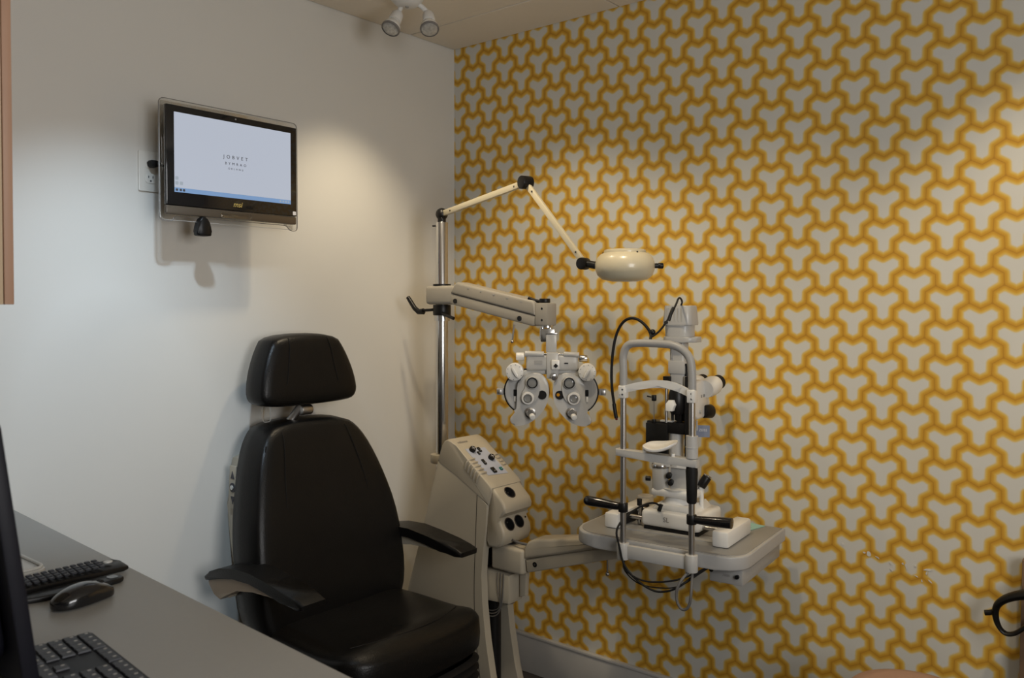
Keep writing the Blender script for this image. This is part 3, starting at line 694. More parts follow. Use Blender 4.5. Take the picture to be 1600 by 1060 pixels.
part('center_column', MB().bb(-.014, .024, -.026, .022, .016, .098, .004), 'lgrey', ph, False)
lb = part('level_block', MB().box((.0145, -.030, .060), (.026, .012, .030), .003), 'white', ph, False)
part('level_vial', MB().box((.0155, -.0372, .057), (.0105, .002, .0105), rot=Matrix.Rotation(math.radians(45), 3, 'Y')), 'black', lb, False)
part('rotation_knob', MB().cyl((.008, -.026, .024), (.012, -.042, .021), .0105, n=22, bev=.002), 'chrome', ph, False)
for sg in (-1, 1):
    c0 = 565
    def X(x): return c0 + sg * (c0 - x) * -1 if sg < 0 else c0 + (c0 - x)
    fx = (lambda x: x) if sg < 0 else (lambda x: 1131 - x)
    # rear battery disc with its black rim
    rim = part('battery_rim', MB().lathe([(0, -.014), (.068, -.014), (.0725, -.012), (.0725, .010), (.068, .012), (0, .012)], L(fx(372), 668, .006), Matrix.Rotation(math.radians(90), 3, 'X'), 48), 'black', ph, False)
    part('battery_disc', MB().lathe([(0, 0), (.0685, 0), (.0685, .003), (.066, .005), (0, .005)], L(fx(374), 668, -.008), Matrix.Rotation(math.radians(90), 3, 'X'), 48), 'lgrey', rim, False)
    pp([(fx(x), y) for x, y in ((318, 565), (400, 520), (470, 510), (535, 560), (553, 650), (545, 735), (500, 825), (420, 900), (330, 935), (262, 925), (238, 880), (275, 840), (296, 800), (300, 700), (300, 620))], -.030, -.0125, .005, 'lgrey', 'lens_housing', None, 2)
    part('power_window', MB().bb(*sorted(((fx(272) - 565) * q, (fx(297) - 565) * q)), -.0165, -.0132, (600 - 700) * q, (600 - 650) * q, .001), 'dark', ph, False)
    part('power_strip', MB().bb(*sorted(((fx(275) - 565) * q, (fx(292) - 565) * q)), -.0165, -.0132, (600 - 745) * q, (600 - 702) * q, .001), 'white', ph, False)
    dd = disc(fx(283), 507, 70, -.044, -.006, 'white', 'auxiliary_dial', None, .004)
    pp([(fx(x), y) for x, y in ((255, 480), (275, 465), (320, 545), (300, 555))], -.052, -.0445, .002, 'white', 'dial_grip', dd, 1)
    for i in range(10):
        a_ = math.radians(36 * i + 10); part('dial_tick', MB().cyl(L(fx(283) + 58 * math.cos(a_), 507 - 58 * math.sin(a_), -.0446), L(fx(283) + 58 * math.cos(a_), 507 - 58 * math.sin(a_), -.0438), .0012, n=8), 'ink', dd, False)
    # cross cylinder loupe: two rings on one plate
    lp = pp([(fx(x), y) for x, y in ((375, 555), (440, 535), (480, 575), (478, 680), (440, 745), (385, 765), (335, 735), (330, 685), (365, 640))], -.037, -.0305, .002, 'lgrey', 'cylinder_plate', None, 2)
    Rn = Matrix.Rotation(math.radians(90), 3, 'X')
    for cx, cy, r, ri in ((422, 590, 50, 38), (387, 711, 50, 30)):
        part('lens_ring', MB().lathe([(r * q, 0), (r * q, .006), ((r - 4) * q, .0085), (ri * q, .0085), (ri * q, .002), (r * q, 0)], L(fx(cx), cy, -.037), Rn, 30), 'white' if cy > 600 else 'lgrey', lp, False)
        part('lens_bezel', MB().lathe([((ri + 5) * q, .0080), ((ri + 5) * q, .0100), ((ri - 3) * q, .0100), ((ri - 4) * q, .004)], L(fx(cx), cy, -.037), Rn, 30), 'black' if cy < 600 else 'chrome', lp, False)
        part('lens', MB().lathe([(0, .0065), (ri * q * .6, .0062), (ri * q, .005), (ri * q, .004), (0, .004)], L(fx(cx), cy, -.037), Rn, 26), 'glass', lp, False)
    part('aperture', MB().lathe([(35 * q, 0), (35 * q, .0022), (31 * q, .0022), (31 * q, .0004), (0, .0004)], L(fx(497), 687, -.030), Rn, 28), 'dark', ph, False)
    if sg > 0: part('aperture_glint', MB().lathe([(0, .0010), (13 * q, .0010), (13 * q, .0005)], L(fx(497) - 12, 685, -.030), Rn, 18), 'amber', ph, False)  # amber disc paints a glint into the dark aperture
    ck = part('cylinder_knob', MB().lathe([(0, 0), (42 * q, 0), (42 * q, .006), (30 * q, .008), (27 * q, .020), (24 * q, .022), (0, .022)], L(fx(405), 826, -.030), Rn, 26), 'chrome', ph, False)
    part('knob_cap', MB().cyl(L(fx(405) + 14, 845, -.048), L(fx(405) + 22, 855, -.062), .0095, .0085, 20, .002), 'white', ck, False)
    part('forehead_stub', MB().bb(*sorted(((fx(135) - 565) * q, (fx(190) - 565) * q)), -.004, .014, (600 - 695) * q, (600 - 645) * q, .002), 'mgrey', ph, False)
    part('stub_face', MB().bb(*sorted(((fx(140) - 565) * q, (fx(172) - 565) * q)), -.0052, -.0035, (600 - 688) * q, (600 - 655) * q, .0005), 'steel', ph, False)
    part('carrier', MB().bb(*sorted(((fx(400) - 565) * q, (fx(540) - 565) * q)), -.012, .012, (600 - 530) * q, (600 - 480) * q, .004), 'lgrey', ph, False)

# ================================================================== instrument table with the slit lamp
TR = math.radians(5)
tb = thing('instrument_table', 'grey swing-out instrument table carrying the slit lamp', 'table', (1.19, -0.27, 0.70), None, TR)
def tout(inset):
    x0, x1, y0, y1 = .905 + inset, 1.435 - inset, -.470 + inset, -.085 - inset
    o_ = [(x0, y1)]
    for i in range(7): a_ = math.radians(180 + 90 * i / 6); o_.append((x0 + .09 + .09 * math.cos(a_), y0 + .09 + .09 * math.sin(a_)))
    for i in range(7): a_ = math.radians(270 + 90 * i / 6); o_.append((x1 - .07 + .07 * math.cos(a_), y0 + .07 + .07 * math.sin(a_)))
    o_.append((x1, y1)); return o_
part('tabletop', MB().prism(tout(0), .700, .7385, lambda a, b, d: (a, b, d), .005, 3), 'tableedge', tb)
part('top_laminate', MB().prism(tout(.008), .7380, .7400, lambda a, b, d: (a, b, d), .0006, 1), 'table', tb)
pb = part('power_box', MB().bb(1.330, 1.424, -.430, -.10, .655, .6995, .004), 'mgrey', tb)
part('power_knob', MB().cyl((1.410, -.4305, .680), (1.410, -.438, .680), .0055, n=16), 'black', pb)
text('lettering', 'ZEISS', .009, axes((1.378, -.4306, .678), (1, 0, 0), (0, 0, 1)), 'greyink', pb)
part('arm_socket', MB().cyl((1.11, -.30, .665), (1.11, -.30, .6995), .045, n=26, bev=.004), 'cream', tb)

sl = thing('slit_lamp', 'grey slit lamp microscope with chin rest on the instrument table', 'slit lamp', (1.19, -0.27, 0.74), None, TR)
ZT = .740
part('carriage', MB().bb(1.083, 1.268, -.345, -.165, .753, .802, .013, 3), 'white', sl)
part('carriage_undershade', MB().bb(1.090, 1.262, -.338, -.172, ZT + .0005, .7535, .002), 'black', sl)  # black slab stands in for the shadow beneath the carriage
part('carriage_deck', MB().prism([(1.105, .800), (1.245, .800), (1.225, .820), (1.125, .820)], -.325, -.18, XZ(0), .008), 'white', sl)
part('rail_block', MB().bb(.982, 1.028, -.385, -.150, ZT + .0005, .786, .007), 'white', sl)
part('rail_block', MB().bb(1.325, 1.372, -.400, -.205, ZT + .0005, .786, .007), 'white', sl)
part('rail_recess', MB().bb(1.0282, 1.0295, -.360, -.17, .745, .778), 'dark', sl)
for y in (-.318, -.215): part('rail', MB().cyl((1.02, y, .768), (1.335, y, .768), .0065, n=14), 'chrome', sl)
part('track_plate', MB().bb(1.03, 1.325, -.365, -.17, ZT, ZT + .003), 'mgrey', sl)
part('rear_cap', MB().cyl((.995, -.125, ZT), (.995, -.125, .790), .026, n=26, bev=.003), 'white', sl)
part('lock_knob', MB().cyl((1.058, -.30, .800), (1.058, -.30, .820), .008, n=14, bev=.001), 'black', sl)
part('lock_post', MB().cyl((1.058, -.30, .745), (1.058, -.30, .802), .006, n=12), 'chrome', sl)
text('lettering', 'SL', .020, axes((1.165, -.3455, .779), (1, 0, 0), (0, 0, 1)), 'greyink', sl)  # grey letters stand in for a blotchy shade on the carriage front
part('neck', MB().lathe([(.052, 0), (.046, .008), (.036, .022), (.034, .030), (.042, .042), (.050, .052), (0, .052)], (1.172, -.27, .812), None, 30), 'white', sl)
part('arm_housing', MB().bb(1.100, 1.235, -.315, -.215, .838, .862, .010, 3), 'white', sl)
bh = part('bulb_drum', MB().lathe([(0, 0), (.0235, 0), (.0245, .004), (.0245, .072), (.022, .080), (.010, .088), (0, .088)], (1.122, -.29, .855), None, 28), 'lgrey', sl)
part('drum_band', MB().lathe([(.0250, .066), (.0262, .068), (.0262, .075), (.0250, .077)], (1.122, -.29, .855), None, 28), 'chrome', bh)
part('rear_block', MB().bb(1.150, 1.225, -.285, -.22, .860, .925, .006), 'lgrey', sl)
part('upper_shoulder', MB().prism([(1.125, .925), (1.215, .925), (1.210, .945), (1.185, .962), (1.140, .955)], -.30, -.23, XZ(0), .006), 'white', sl)
for a_, b_, r_ in (((1.095, -.30, .886), (1.080, -.305, .886), .0075), ((1.150, -.288, .902), (1.158, -.312, .902), .0085), ((1.156, -.288, .882), (1.164, -.312, .882), .0085)):
    part('adjust_knob', MB().cyl(a_, b_, r_, n=16, bev=.001), 'black', sl)
part('joystick', MB().cyl((1.232, -.245, .868), (1.248, -.235, .898), .0135, n=20, bev=.002), 'black', sl)
part('joystick_cap', MB().cyl((1.2485, -.2345, .899), (1.250, -.2335, .902), .0125, n=20), 'chrome', sl)
part('joystick_post', MB().cyl((1.235, -.245, .80), (1.233, -.245, .868), .007, n=12), 'white', sl)
part('column', MB().cyl((1.168, -.28, .93), (1.168, -.28, 1.045), .0225, n=26), 'lgrey', sl)
part('yoke_plate', MB().bb(1.083, 1.153, -.312, -.298, .955, 1.056, .002), 'black', sl)
part('yoke_bar', MB().bb(1.083, 1.222, -.305, -.265, 1.028, 1.062, .003), 'black', sl)
part('yoke_scale', MB().bb(1.128, 1.166, -.3065, -.290, 1.0622, 1.0665), 'silver', sl)
for x in (1.206, ): part('yoke_leg', MB().bb(x, x + .015, -.31, -.285, .950, 1.20, .002), 'black', sl)
for x, y in ((1.147, -.305), (1.158, -.285)): part('guide_rod', MB().cyl((x, y, 1.06), (x, y, 1.195), .0042, n=12), 'black' if x > 1.15 else 'steel', sl)
part('guide_cap', MB().bb(1.138, 1.160, -.312, -.285, 1.180, 1.198, .002), 'black', sl)
part('prism_arm', MB().bb(1.178, 1.192, -.30, -.286, 1.06, 1.18, .002), 'black', sl)
part('prism_cup', MB().lathe([(0, 0), (.018, .004), (.026, .022), (.026, .06), (.018, .082), (0, .086)], (1.178, -.298, 1.083), None, 24), 'black', sl)
part('prism', MB().prism([(-.010, -.016), (.010, -.016), (.014, .002), (.006, .016), (-.006, .016), (-.013, .004)], -.340, -.318, lambda a, b, d: (1.172 + a + .15 * b, d, 1.115 + b), .001), 'mirror', sl)
part('focus_rod', MB().cyl((1.107, -.305, 1.056), (1.107, -.305, 1.130), .0014, n=8), 'steel', sl)
part('focus_rod_top', MB().cyl((1.107, -.305, 1.122), (1.107, -.305, 1.140), .0075, n=14, bev=.002).cyl((1.098, -.305, 1.133), (1.085, -.306, 1.135), .0022, n=8), 'black', sl)
part('focus_rod_foot', MB().cyl((1.107, -.305, 1.056), (1.107, -.305, 1.067), .0065, n=12, bev=.001), 'black', sl)
# illumination tower
part('tower', MB().bb(1.153, 1.199, -.30, -.258, 1.165, 1.302, .008, 3), 'lgrey', sl)
part('tower_step', MB().bb(1.150, 1.202, -.303, -.255, 1.205, 1.245, .004), 'lgrey', sl)
part('tower_groove', MB().bb(1.160, 1.164, -.3035, -.300, 1.25, 1.30, .001), 'mgrey', sl)
part('tower_flange', MB().prism(rrect(.105, .085, .03, 5, 1.186, -.279), 1.300, 1.316, lambda a, b, d: (a, b, d), .003), 'lgrey', sl)
part('lamp_neck', MB().prism(rrect(.080, .072, .025, 5, 1.178, -.279), 1.315, 1.352, lambda a, b, d: (a, b, d), .003), 'lgrey', sl)
lc = part('lamp_cap', MB().prism(rrect(.092, .080, .018, 5, 0, 0), 1.350, 1.408, lambda a, b, d: (1.180 + a * (1 - (d - 1.35) * 2.0), -.279 + b * (1 - (d - 1.35) * 2.0), d), .004), 'lgrey', sl)
for i in range(5): part('cap_fin', MB().bb(1.155 + i * .011, 1.1575 + i * .011, -.3195, -.3155, 1.362, 1.400), 'lgrey', lc)
part('cap_screw', MB().cyl((1.153, -.318, 1.358), (1.152, -.326, 1.358), .0045, n=12), 'black', lc)
part('filter_lever', MB().cyl((1.205, -.29, 1.200), (1.205, -.29, 1.232), .006, n=12).cyl((1.205, -.29, 1.230), (1.205, -.29, 1.237), .0085, n=12), 'black', sl)
part('filter_block', MB().bb(1.200, 1.216, -.30, -.27, 1.165, 1.20, .002), 'lgrey', sl)
# microscope
mb_ = part('microscope_body', MB().prism(chaikin([(-.235, 1.060), (-.235, 1.150), (-.215, 1.178), (-.150, 1.180), (-.120, 1.165), (-.108, 1.120), (-.112, 1.060)], 1), 1.138, 1.205, lambda a, b, d: (d, a, b), .010, 3), 'white', sl)
text('lettering', 'SL 120', .0125, axes((1.2056, -.165, 1.130), (0, 1, 0), (0, 0, 1)), 'greyink', mb_)
part('microscope_arm', MB().bb(1.165, 1.205, -.29, -.22, 1.065, 1.100, .004), 'black', sl)
part('body_knob', MB().cyl((1.205, -.19, 1.085), (1.211, -.19, 1.085), .006, n=14), 'silver', mb_)
for x0, nm in ((1.212, 'a'), (1.160, 'b')):
    p0 = Vector((x0 - .004, -.150, 1.150)); p1 = Vector((x0 + .006, -.085, 1.164)); dd_ = (p1 - p0).normalized()
    e = part('eyepiece', MB().lathe([(0, 0), (.027, 0), (.030, .015), (.030, .045), (.025, .062), (0, .062)], p0, frame(dd_), 26), 'white', sl)
    part('eyecup', MB().lathe([(0, .0), (.023, 0), (.0235, .004), (.0225, .024), (.019, .028), (.016, .028), (.014, .018), (0, .018)], p0 + dd_ * .061, frame(dd_), 26), 'rubber', e)
part('ocular_ring', MB().cyl((1.200, -.150, 1.080), (1.213, -.118, 1.079), .020, .0215, 26, .002), 'black', sl)
bd = axes((1.222, -.205, 1.028), (.93, .37, 0), (0, 0, 1))
bdg = part('maker_badge', MB().prism(rrect(.040, .036, .001, 1), -.0015, 0, lambda a, b, d: bd @ Vector((a, b, d))), 'badge', sl)
text('lettering', 'ZEISS', .0105, bd @ Matrix.Translation((0, .003, .0004)), 'whiteink', bdg)
part('badge_hanger', MB().cyl((1.205, -.212, 1.06), (1.205, -.212, 1.03), .003, n=8), 'lgrey', sl)
# head rest frame
PL_, PR_, YF = 1.098, 1.303, -.489
for x in (PL_, PR_): part('post', MB().cyl((x, YF, .70), (x, YF, 1.17), .0085, n=18), 'steel', sl)
part('top_bow', MB().tube([(PL_, YF, 1.168), (PL_, YF, 1.235), (PL_ - .002, YF, 1.270), (PL_ + .012, YF, 1.300), (PL_ + .05, YF, 1.304), (1.19, YF, 1.304), (1.255, YF, 1.302), (PR_ - .008, YF, 1.275), (PR_, YF, 1.235), (PR_, YF, 1.16)], .0112, 14, 3), 'mgrey', sl)
nb = 13; fb = []
for i in range(nb): t = i / (nb - 1); fb.append((PL_ - .006 + (PR_ - PL_ + .012) * t, 1.157 + .022 * math.sin(math.pi * t) ** .9))
part('forehead_band', MB().prism([(x, z + .022) for x, z in fb] + [(x, z) for x, z in reversed(fb)], YF - .012, YF - .007, lambda a, b, d: (a, d + .035 * math.sin(math.pi * (a - PL_) / (PR_ - PL_)), b), .001), 'white', sl)
for x in (PL_, PR_):
    bk_ = part('band_bracket', MB().box((x, YF, 1.165), (.022, .026, .036), .003), 'white', sl)
    for z in (1.158, 1.172): part('screw', MB().cyl((x + .003, YF - .0135, z), (x + .003, YF - .0125, z), .0028, n=10), 'ink', bk_)
part('chin_bar', MB().prism([(PL_ - .018, 1.004), (1.19, 1.000), (PR_ + .018, .996), (PR_ + .018, .974), (1.19, .978), (PL_ - .018, .984)], YF - .016, YF + .016, XZ(0), .005), 'lgrey', sl)
part('post_sleeve', MB().cyl((PR_, YF, .998), (PR_, YF, 1.058), .0165, n=24).cyl((PR_, YF, 1.026), (PR_, YF, 1.0285), .0172, n=24), 'lgrey', sl)
def chin(a, b, d):
    return (1.208 + a, YF + b, 1.012 + .9 * d + .30 * a * a / .05 + 9.0 * max(0, b) ** 2 + .14 * a)
part('chin_cup', MB().pad(chaikin([(-.048, -.014), (-.028, -.030), (.028, -.030), (.048, -.012), (.048, .026), (.022, .042), (-.022, .042), (-.048, .026)], 2), .013, chin, 4), 'white', sl)
part('chin_peg', MB().cyl((1.165, YF - .004, 1.0), (1.165, YF - .004, 1.012), .005, n=10).cyl((1.250, YF - .004, .995), (1.250, YF - .004, 1.006), .006, n=10), 'white', sl)
part('height_grip', MB().lathe([(0, 0), (.0115, 0), (.0135, .004), (.0150, .05), (.0165, .085), (.0150, .097), (0, .097)], (PR_, YF, .876), None, 24), 'rubber', sl)
for x, x1, s in ((PL_, .985, -1), (PR_, 1.415, 1)):
    z = .838 if s < 0 else .833
    part('grip_collar', MB().cyl((x, YF, z - .014), (x, YF, z + .012), .0138, n=20, bev=.002), 'black', sl)
    part('hand_grip', MB().tube([(x + s * .006, YF, z), (x + s * .03, YF, z), (x + s * .07, YF, z + .002), (x1 - s * .004, YF + (.0 if s > 0 else -.004), z + .004), (x1, YF, z + .004)], lambda t: .0095 + .005 * min(1, t * 1.6) - (.003 if t > .97 else 0), 16, 1), 'gloss', sl)
for x in (PL_, PR_): part('post_clamp', MB().cyl((x, YF, .690), (x, YF, .737), .0175, n=24, bev=.002), 'lgrey', sl)
part('clamp_bar', MB().bb(PL_, PR_, YF - .006, YF + .010, .694, .732, .003), 'lgrey', sl)
# fixation light on its gooseneck, and the cables
YG = YF + .015
part('gooseneck', MB().tube([(1.180, YF, 1.312), (1.176, YG, 1.332), (1.150, YG, 1.362), (1.118, YG, 1.376), (1.085, YG, 1.362), (1.062, YG, 1.315), (1.052, YG, 1.24), (1.053, YG, 1.17), (1.062, YG, 1.12)], .0042, 10, 3), 'rubber', sl)
part('fixation_tip', MB().tube([(1.0605, YG, 1.127), (1.064, YG, 1.105), (1.068, YG, 1.086)], .0055, 10, 0), 'black', sl)
part('fixation_bulb', MB().ball((1.0685, YG, 1.0835), .004, 10), 'red', sl)
part('gooseneck_knob', MB().ball((1.180, YG, 1.334), .0085, 14), 'black', sl)
part('lamp_lead', MB().tube([(1.176, YF + .005, 1.318), (1.20, YG, 1.335), (1.222, YG + .01, 1.370), (1.232, YG + .04, 1.41), (1.232, YG + .06, 1.434), (1.222, YG + .11, 1.420), (1.19, -.30, 1.408)], .0028, 8, 3), 'rubber', sl)
part('lead_plug', MB().tube([(1.222, YG + .012, 1.366), (1.226, YG + .018, 1.385), (1.230, YG + .028, 1.402)], .0052, 10, 0), 'black', sl)
YC = YF - .022
part('carriage_lead', MB().tube([(1.145, -.335, .815), (1.135, -.37, .835), (1.11, -.43, .825), (1.085, YC - .005, .785), (1.098, YC, .730), (1.108, YC, .685), (1.14, YC, .650), (1.20, YC, .622), (1.245, YC, .630), (1.285, YC, .655), (1.315, -.46, .688), (1.345, -.42, .697)], .0030, 8, 3), 'rubber', sl)
part('lead_socket', MB().cyl((1.140, -.340, .802), (1.146, -.336, .822), .006, n=12), 'black', sl)
part('power_lead', MB().tube([(1.102, YF, .688), (1.110, YC, .672), (1.135, YC, .655), (1.175, YC, .645), (1.23, YC, .654), (1.285, YC, .672), (1.33, -.45, .695)], .0026, 8, 3), 'rubber', sl)
part('signal_lead', MB().tube([(1.100, YF, .688), (1.107, YC + .004, .665), (1.150, YC + .006, .632), (1.21, YC + .006, .632), (1.275, YC + .006, .645), (1.315, -.455, .680), (1.34, -.41, .697)], .0018, 8, 3), 'rubber', sl)
part('post_lead', MB().tube([(1.296, YF, .690), (1.276, YC - .004, .660), (1.268, YC - .004, .620), (1.285, YC - .004, .588), (1.308, YC - .004, .600), (1.314, YC - .004, .645), (1.306, YF, .690)], .0040, 8, 3), 'greycable', sl)
part('plug', MB().cyl((1.345, -.455, .694), (1.345, -.435, .696), .006, n=12), 'black', sl)

mp_ = thing('tissue_packet', 'folded mint green paper packet lying on the instrument table corner', 'packet', (1.345, -.155, .740))
def leaf(lift): return lambda a, b, d: (1.287 + a * .78, -.178 + b, .7403 + d + lift * max(0, (.075 - a) / .075) * max(0, (.09 - b) / .09))
part('lower_leaf', MB().prism([(.0, .0), (.08, .015), (.10, .09), (.01, .08)], 0, .0008, leaf(0)), 'mint', mp_)
part('upper_leaf', MB().prism([(.0, .0), (.08, .015), (.10, .09), (.01, .08)], .001, .0018, leaf(.030)), 'mint', mp_)
rc = part('red_card', MB().bb(1.318, 1.338, -.200, -.182, .7402, .744, .001), 'red')
tag(rc, 'small dark red card beside the mint packet', 'card')

# ================================================================== wall screen
wm = thing('wall_monitor', 'black wall-mounted screen in a clear acrylic frame showing an eye chart', 'monitor', (0.0, -1.065, 1.83))
xa = 0.085
part('wall_plate', MB().bb(-.0575, -.045, -1.13, -1.00, 1.76, 1.90, .002), 'black', wm)
part('wall_arm', MB().bb(-.045, .045, -1.10, -1.03, 1.79, 1.87, .006), 'black', wm)
part('rear_housing', MB().prism(rrect(.36, .22, .03, 4, -1.065, 1.83), .030, .0635, lambda a, b, d: (d, a, b), .01), 'black', wm)
part('bezel', MB().bb(.0695, xa, -1.289, -.841, 1.698, 1.986, .003), 'gloss', wm)
part('bottom_strip', MB().bb(.0695, xa - .002, -1.289, -.841, 1.672, 1.6975, .004), 'bezelbrown', wm)
ao = chaikin([(-1.303, 1.652), (-1.303, 2.004), (-.828, 2.004), (-.828, 1.652), (-.858, 1.652), (-.870, 1.668), (-.905, 1.668), (-1.225, 1.668), (-1.256, 1.668), (-1.264, 1.652)], 0)
def rnd(poly, r):
    o_ = []
    for i, p in enumerate(poly):
        a_, c_ = Vector(poly[i - 1]), Vector(poly[(i + 1) % len(poly)]); p = Vector(p)
        d0 = (a_ - p); d1 = (c_ - p); k = min(r, d0.length * .45, d1.length * .45)
        q0 = p + d0.normalized() * k; q1 = p + d1.normalized() * k
        for t in (0, .25, .5, .75, 1): o_.append(q0 * (1 - t) ** 2 + p * 2 * t * (1 - t) + q1 * t * t)
    return o_
ao = rnd(ao, .018)
ac = part('acrylic_frame', MB().prism(ao, .064, .069, lambda a, b, d: (d, a, b), .001), 'acrylic', wm)
part('frame_edge', MB().tube([Vector((.0692, p.x, p.y)) for p in ao], .0011, 6, 0, closed=True), 'greyink', ac)
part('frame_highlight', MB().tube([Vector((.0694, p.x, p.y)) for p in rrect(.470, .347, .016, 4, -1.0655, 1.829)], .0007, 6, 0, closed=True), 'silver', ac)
scn = part('screen', MB().bb(xa, xa + .0008, -1.265, -.865, 1.749, 1.966), 'screen', wm)
part('taskbar', MB().bb(xa, xa + .0008, -1.265, -.865, 1.736, 1.7488), 'taskbar', scn)
def TX(y, z, n=.0012): return axes((xa + n, y, z), (0, 1, 0), (0, 0, 1))
for z, s, h, sp in ((1.8585, 'JOBVET', .0150, 1.9), (1.8390, 'BYMRAO', .0112, 2.0), (1.8240, 'OKLHNU', .0078, 2.0)):
    text('chart_letters', s, h, TX(-1.066, z), 'ink', scn, spacing=sp)
for y, z in ((-1.258, 1.762), (-1.244, 1.762), (-1.258, 1.776)):
    part('desktop_icon', MB().prism(rrect(.010, .010, .002, 2, y, z), xa + .0009, xa + .0013, lambda a, b, d: (d, a, b)), 'icon', scn)
for y in (-1.258, -1.246, -1.236): part('taskbar_icon', MB().prism(rrect(.007, .007, .002, 2, y, 1.7425), xa + .0009, xa + .0013, lambda a, b, d: (d, a, b)), 'ink', scn)
for y in (-.905, -.894, -.884, -.874): part('taskbar_icon', MB().prism(rrect(.006, .005, .001, 2, y, 1.7425), xa + .0009, xa + .0013, lambda a, b, d: (d, a, b)), 'icon', scn)
text('lettering', 'msi', .0225, TX(-1.060, 1.7165, .0003), 'gold', wm, shear=.25, ext=.0004)
part('sticker', MB().prism(rrect(.012, .012, .002, 2, -.851, 1.708), xa + .0001, xa + .0006, lambda a, b, d: (d, a, b)), 'whiteink', wm)
part('camera_lens', MB().cyl((xa, -1.065, 1.977), (xa + .0008, -1.065, 1.977), .003, n=12), 'glass', wm)
part('clear_foot', MB().prism(rrect(.105, .018, .006, 3, -1.065, 1.681), xa - .0015, xa + .006, lambda a, b, d: (d, a, b), .002), 'acrylic', wm)
part('hanging_sensor', MB().prism(chaikin([(-1.180, 1.672), (-1.162, 1.672), (-1.152, 1.650), (-1.146, 1.620), (-1.150, 1.614), (-1.192, 1.614), (-1.196, 1.620), (-1.190, 1.650)], 1), .062, .086, lambda a, b, d: (d, a, b), .005), 'black', wm)

wm.location = (.0571, -1.1003, 1.8199); wm.scale = (.976, .976, .976)   # stands off the wall on its bracket

# outlet with the plugged-in cord
ou = thing('wall_outlet', 'white duplex wall outlet beside the wall screen', 'outlet', (0.0, -1.295, 1.798))
part('cover_plate', MB().prism(rrect(.070, .117, .004, 3, -1.295, 1.798), 0.0, .006, lambda a, b, d: (d, a, b), .002), 'whitep', ou)
for z in (1.819, 1.777):
    sk = part('socket', MB().prism(rrect(.033, .028, .010, 4, -1.295, z), .0062, .0078, lambda a, b, d: (d, a, b), .0006), 'whitep', ou)
    for dy in (-.0065, .0065): part('slot', MB().bb(.0079, .0083, -1.295 + dy - .0011, -1.295 + dy + .0011, z + .001, z + .008), 'ink', sk)
    part('ground_slot', MB().cyl((.0079, -1.295, z - .007), (.0083, -1.295, z - .007), .0026, n=12), 'ink', sk)
pg = thing('power_cord', 'black power plug and cord in the upper outlet socket', 'plug', (.009, -1.295, 1.819))
part('plug', MB().prism(chaikin([(-1.310, 1.828), (-1.285, 1.828), (-1.274, 1.819), (-1.285, 1.808), (-1.305, 1.807)], 1), .009, .036, lambda a, b, d: (d, a, b), .004), 'rubber', pg)
part('cord', MB().tube([(.024, -1.278, 1.818), (.026, -1.262, 1.815), (.024, -1.24, 1.808), (.020, -1.20, 1.80), (.018, -1.14, 1.82)], .0038, 8, 2), 'rubber', pg)

# ================================================================== ceiling fixtures
def fixture(label, loc, bulbs, group=None):
    f = thing('spotlight_fixture', label, 'light fixture', loc, group)
    c_ = Vector(loc)
    part('canopy', MB().lathe([(0, -.040), (.030, -.040), (.040, -.034), (.055, -.018), (.060, -.006), (.060, 0), (0, 0)], c_, None, 32), 'white', f)
    part('center_screw', MB().cyl(c_ + Vector((0, 0, -.044)), c_ + Vector((0, 0, -.039)), .006, n=12), 'mgrey', f)
    for p, tgt in bulbs:
        p = Vector(p); d_ = (Vector(tgt) - p).normalized(); R = frame(d_)
        back = p - d_ * .075
        part('stem', MB().tube([c_ + Vector((0, 0, -.020)), c_.lerp(back, .6) + Vector((0, 0, .004)), back], .0085, 10, 1), 'white', f)
        lh = part('lamp_holder', MB().lathe([(0, -.004), (.014, 0), (.020, .010), (.022, .035), (.021, .042), (0, .042)], back, R, 24), 'white', f)
        bu = part('bulb', MB().lathe([(.016, 0), (.019, .008), (.029, .022), (.0315, .032), (.0305, .038), (.024, .0405), (0, .042)], back + d_ * .040, R, 28), 'bulb', lh)
        part('bulb_face', MB().lathe([(0, .0450), (.012, .0445), (.022, .0428), (.0275, .0405), (.0275, .039), (0, .039)], back + d_ * .040, R, 28), 'glassface', lh)
        part('bulb_rim', MB().lathe([(.0280, .0425), (.0310, .0412), (.0325, .037), (.0316, .034), (.0300, .036)], back + d_ * .040, R, 28), 'greyink', lh)
    return f
fixture('white ceiling fixture with two unlit glass spot bulbs', (.305, -.555, HC - .0005), [((.275, -.600, 2.332), (.32, -.88, 1.90)), ((.372, -.516, 2.332), (.58, -.68, 1.90))])
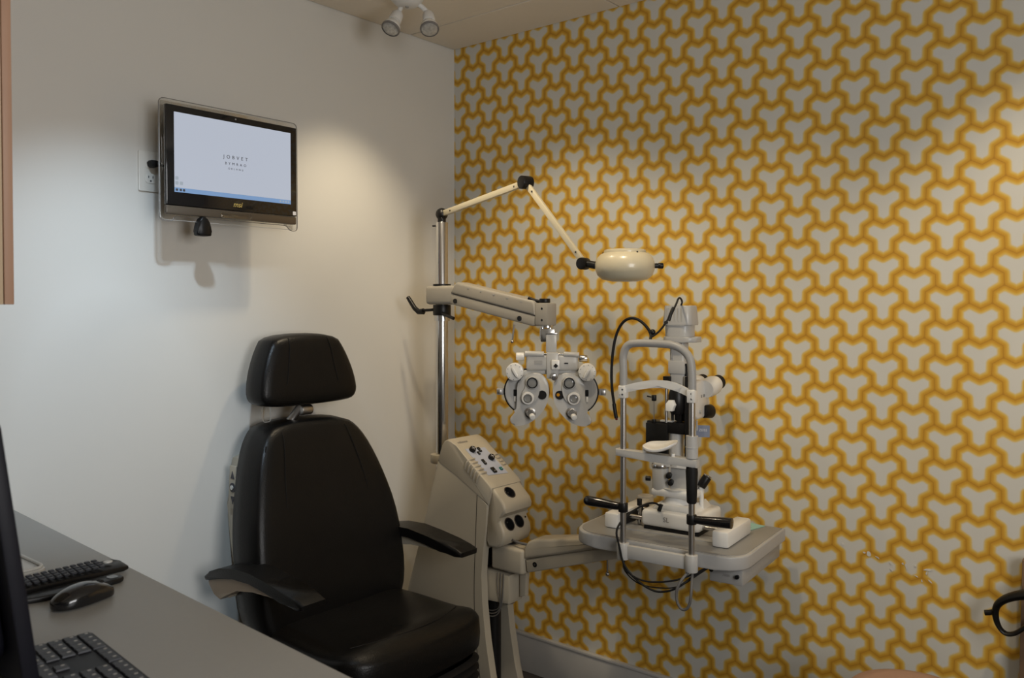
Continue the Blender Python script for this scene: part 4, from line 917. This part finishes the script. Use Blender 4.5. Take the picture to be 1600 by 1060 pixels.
for i_, lab in ((0, 'lit white ceiling spot fixture over the desk'), (2, 'lit white ceiling spot fixture above the instrument stand'), (3, 'lit white ceiling spot fixture above the slit lamp'), (4, 'lit white ceiling spot fixture beside the window wall')):
    p_, t_ = SPOTS[i_][0], SPOTS[i_][1]
    fixture(lab, (p_[0] + .03, p_[1] - .05, HC - .0005), [(Vector(p_) - (Vector(t_) - Vector(p_)).normalized() * .012, t_)])

# ================================================================== things at the right edge
sto = thing('stool', 'round stool with a rose tan padded seat beside the papered wall', 'stool', (1.868, -.425, 0.0))
SXc, SYc = 1.868, -.425
part('seat', MB().lathe([(0, .430), (.135, .432), (.152, .440), (.160, .458), (.157, .480), (.140, .498), (.10, .508), (.05, .512), (0, .513)], (SXc, SYc, .0), None, 44), 'rose', sto)
part('gas_column', MB().cyl((SXc, SYc, .09), (SXc, SYc, .432), .024, n=20), 'chrome', sto)
part('hub', MB().cyl((SXc, SYc, .06), (SXc, SYc, .11), .04, n=20, bev=.004), 'black', sto)
for i in range(5):
    a_ = math.radians(72 * i + 20); e = Vector((SXc + .20 * math.cos(a_), SYc + .20 * math.sin(a_), .062))
    lg = part('leg', MB().tube([(SXc, SYc, .085), tuple(Vector((SXc, SYc, .085)).lerp(e, .5)), tuple(e)], .014, 10, 1), 'black', sto)
    part('caster', MB().cyl(e + Vector((-.012 * math.sin(a_), .012 * math.cos(a_), -.037)), e + Vector((.012 * math.sin(a_), -.012 * math.cos(a_), -.037)), .025, n=18, bev=.003), 'rubber', lg)
M['walnut'] = mat('dark_brown_wood', (0.16, 0.10, 0.06), 0.5, noise=0.2, scale=12)
bd_ = part('wood_panel', MB().prism([(2.023, .0), (2.032, .76), (2.30, .76), (2.30, .0)], -.062, -.022, XZ(0), .003), 'walnut')
tag(bd_, 'brown wooden panel leaning against the papered wall', 'panel')
sp_ = thing('bag_strap', 'black looped strap hanging from the brown wooden panel', 'strap', (2.03, -.09, .76))
part('strap', MB().tube([(2.10, -.100, .700), (2.05, -.098, .688), (2.005, -.095, .668), (1.978, -.092, .640), (1.980, -.092, .600), (1.997, -.09, .572), (2.020, -.090, .575), (2.045, -.090, .60), (2.08, -.092, .64)], lambda t: max(.009, .026 - .030 * t), 12, 3, flat=.6), 'leather', sp_)
part('strap_end', MB().tube([(1.982, -.092, .628), (1.968, -.093, .620), (1.955, -.094, .617)], .007, 10, 1), 'leather', sp_)
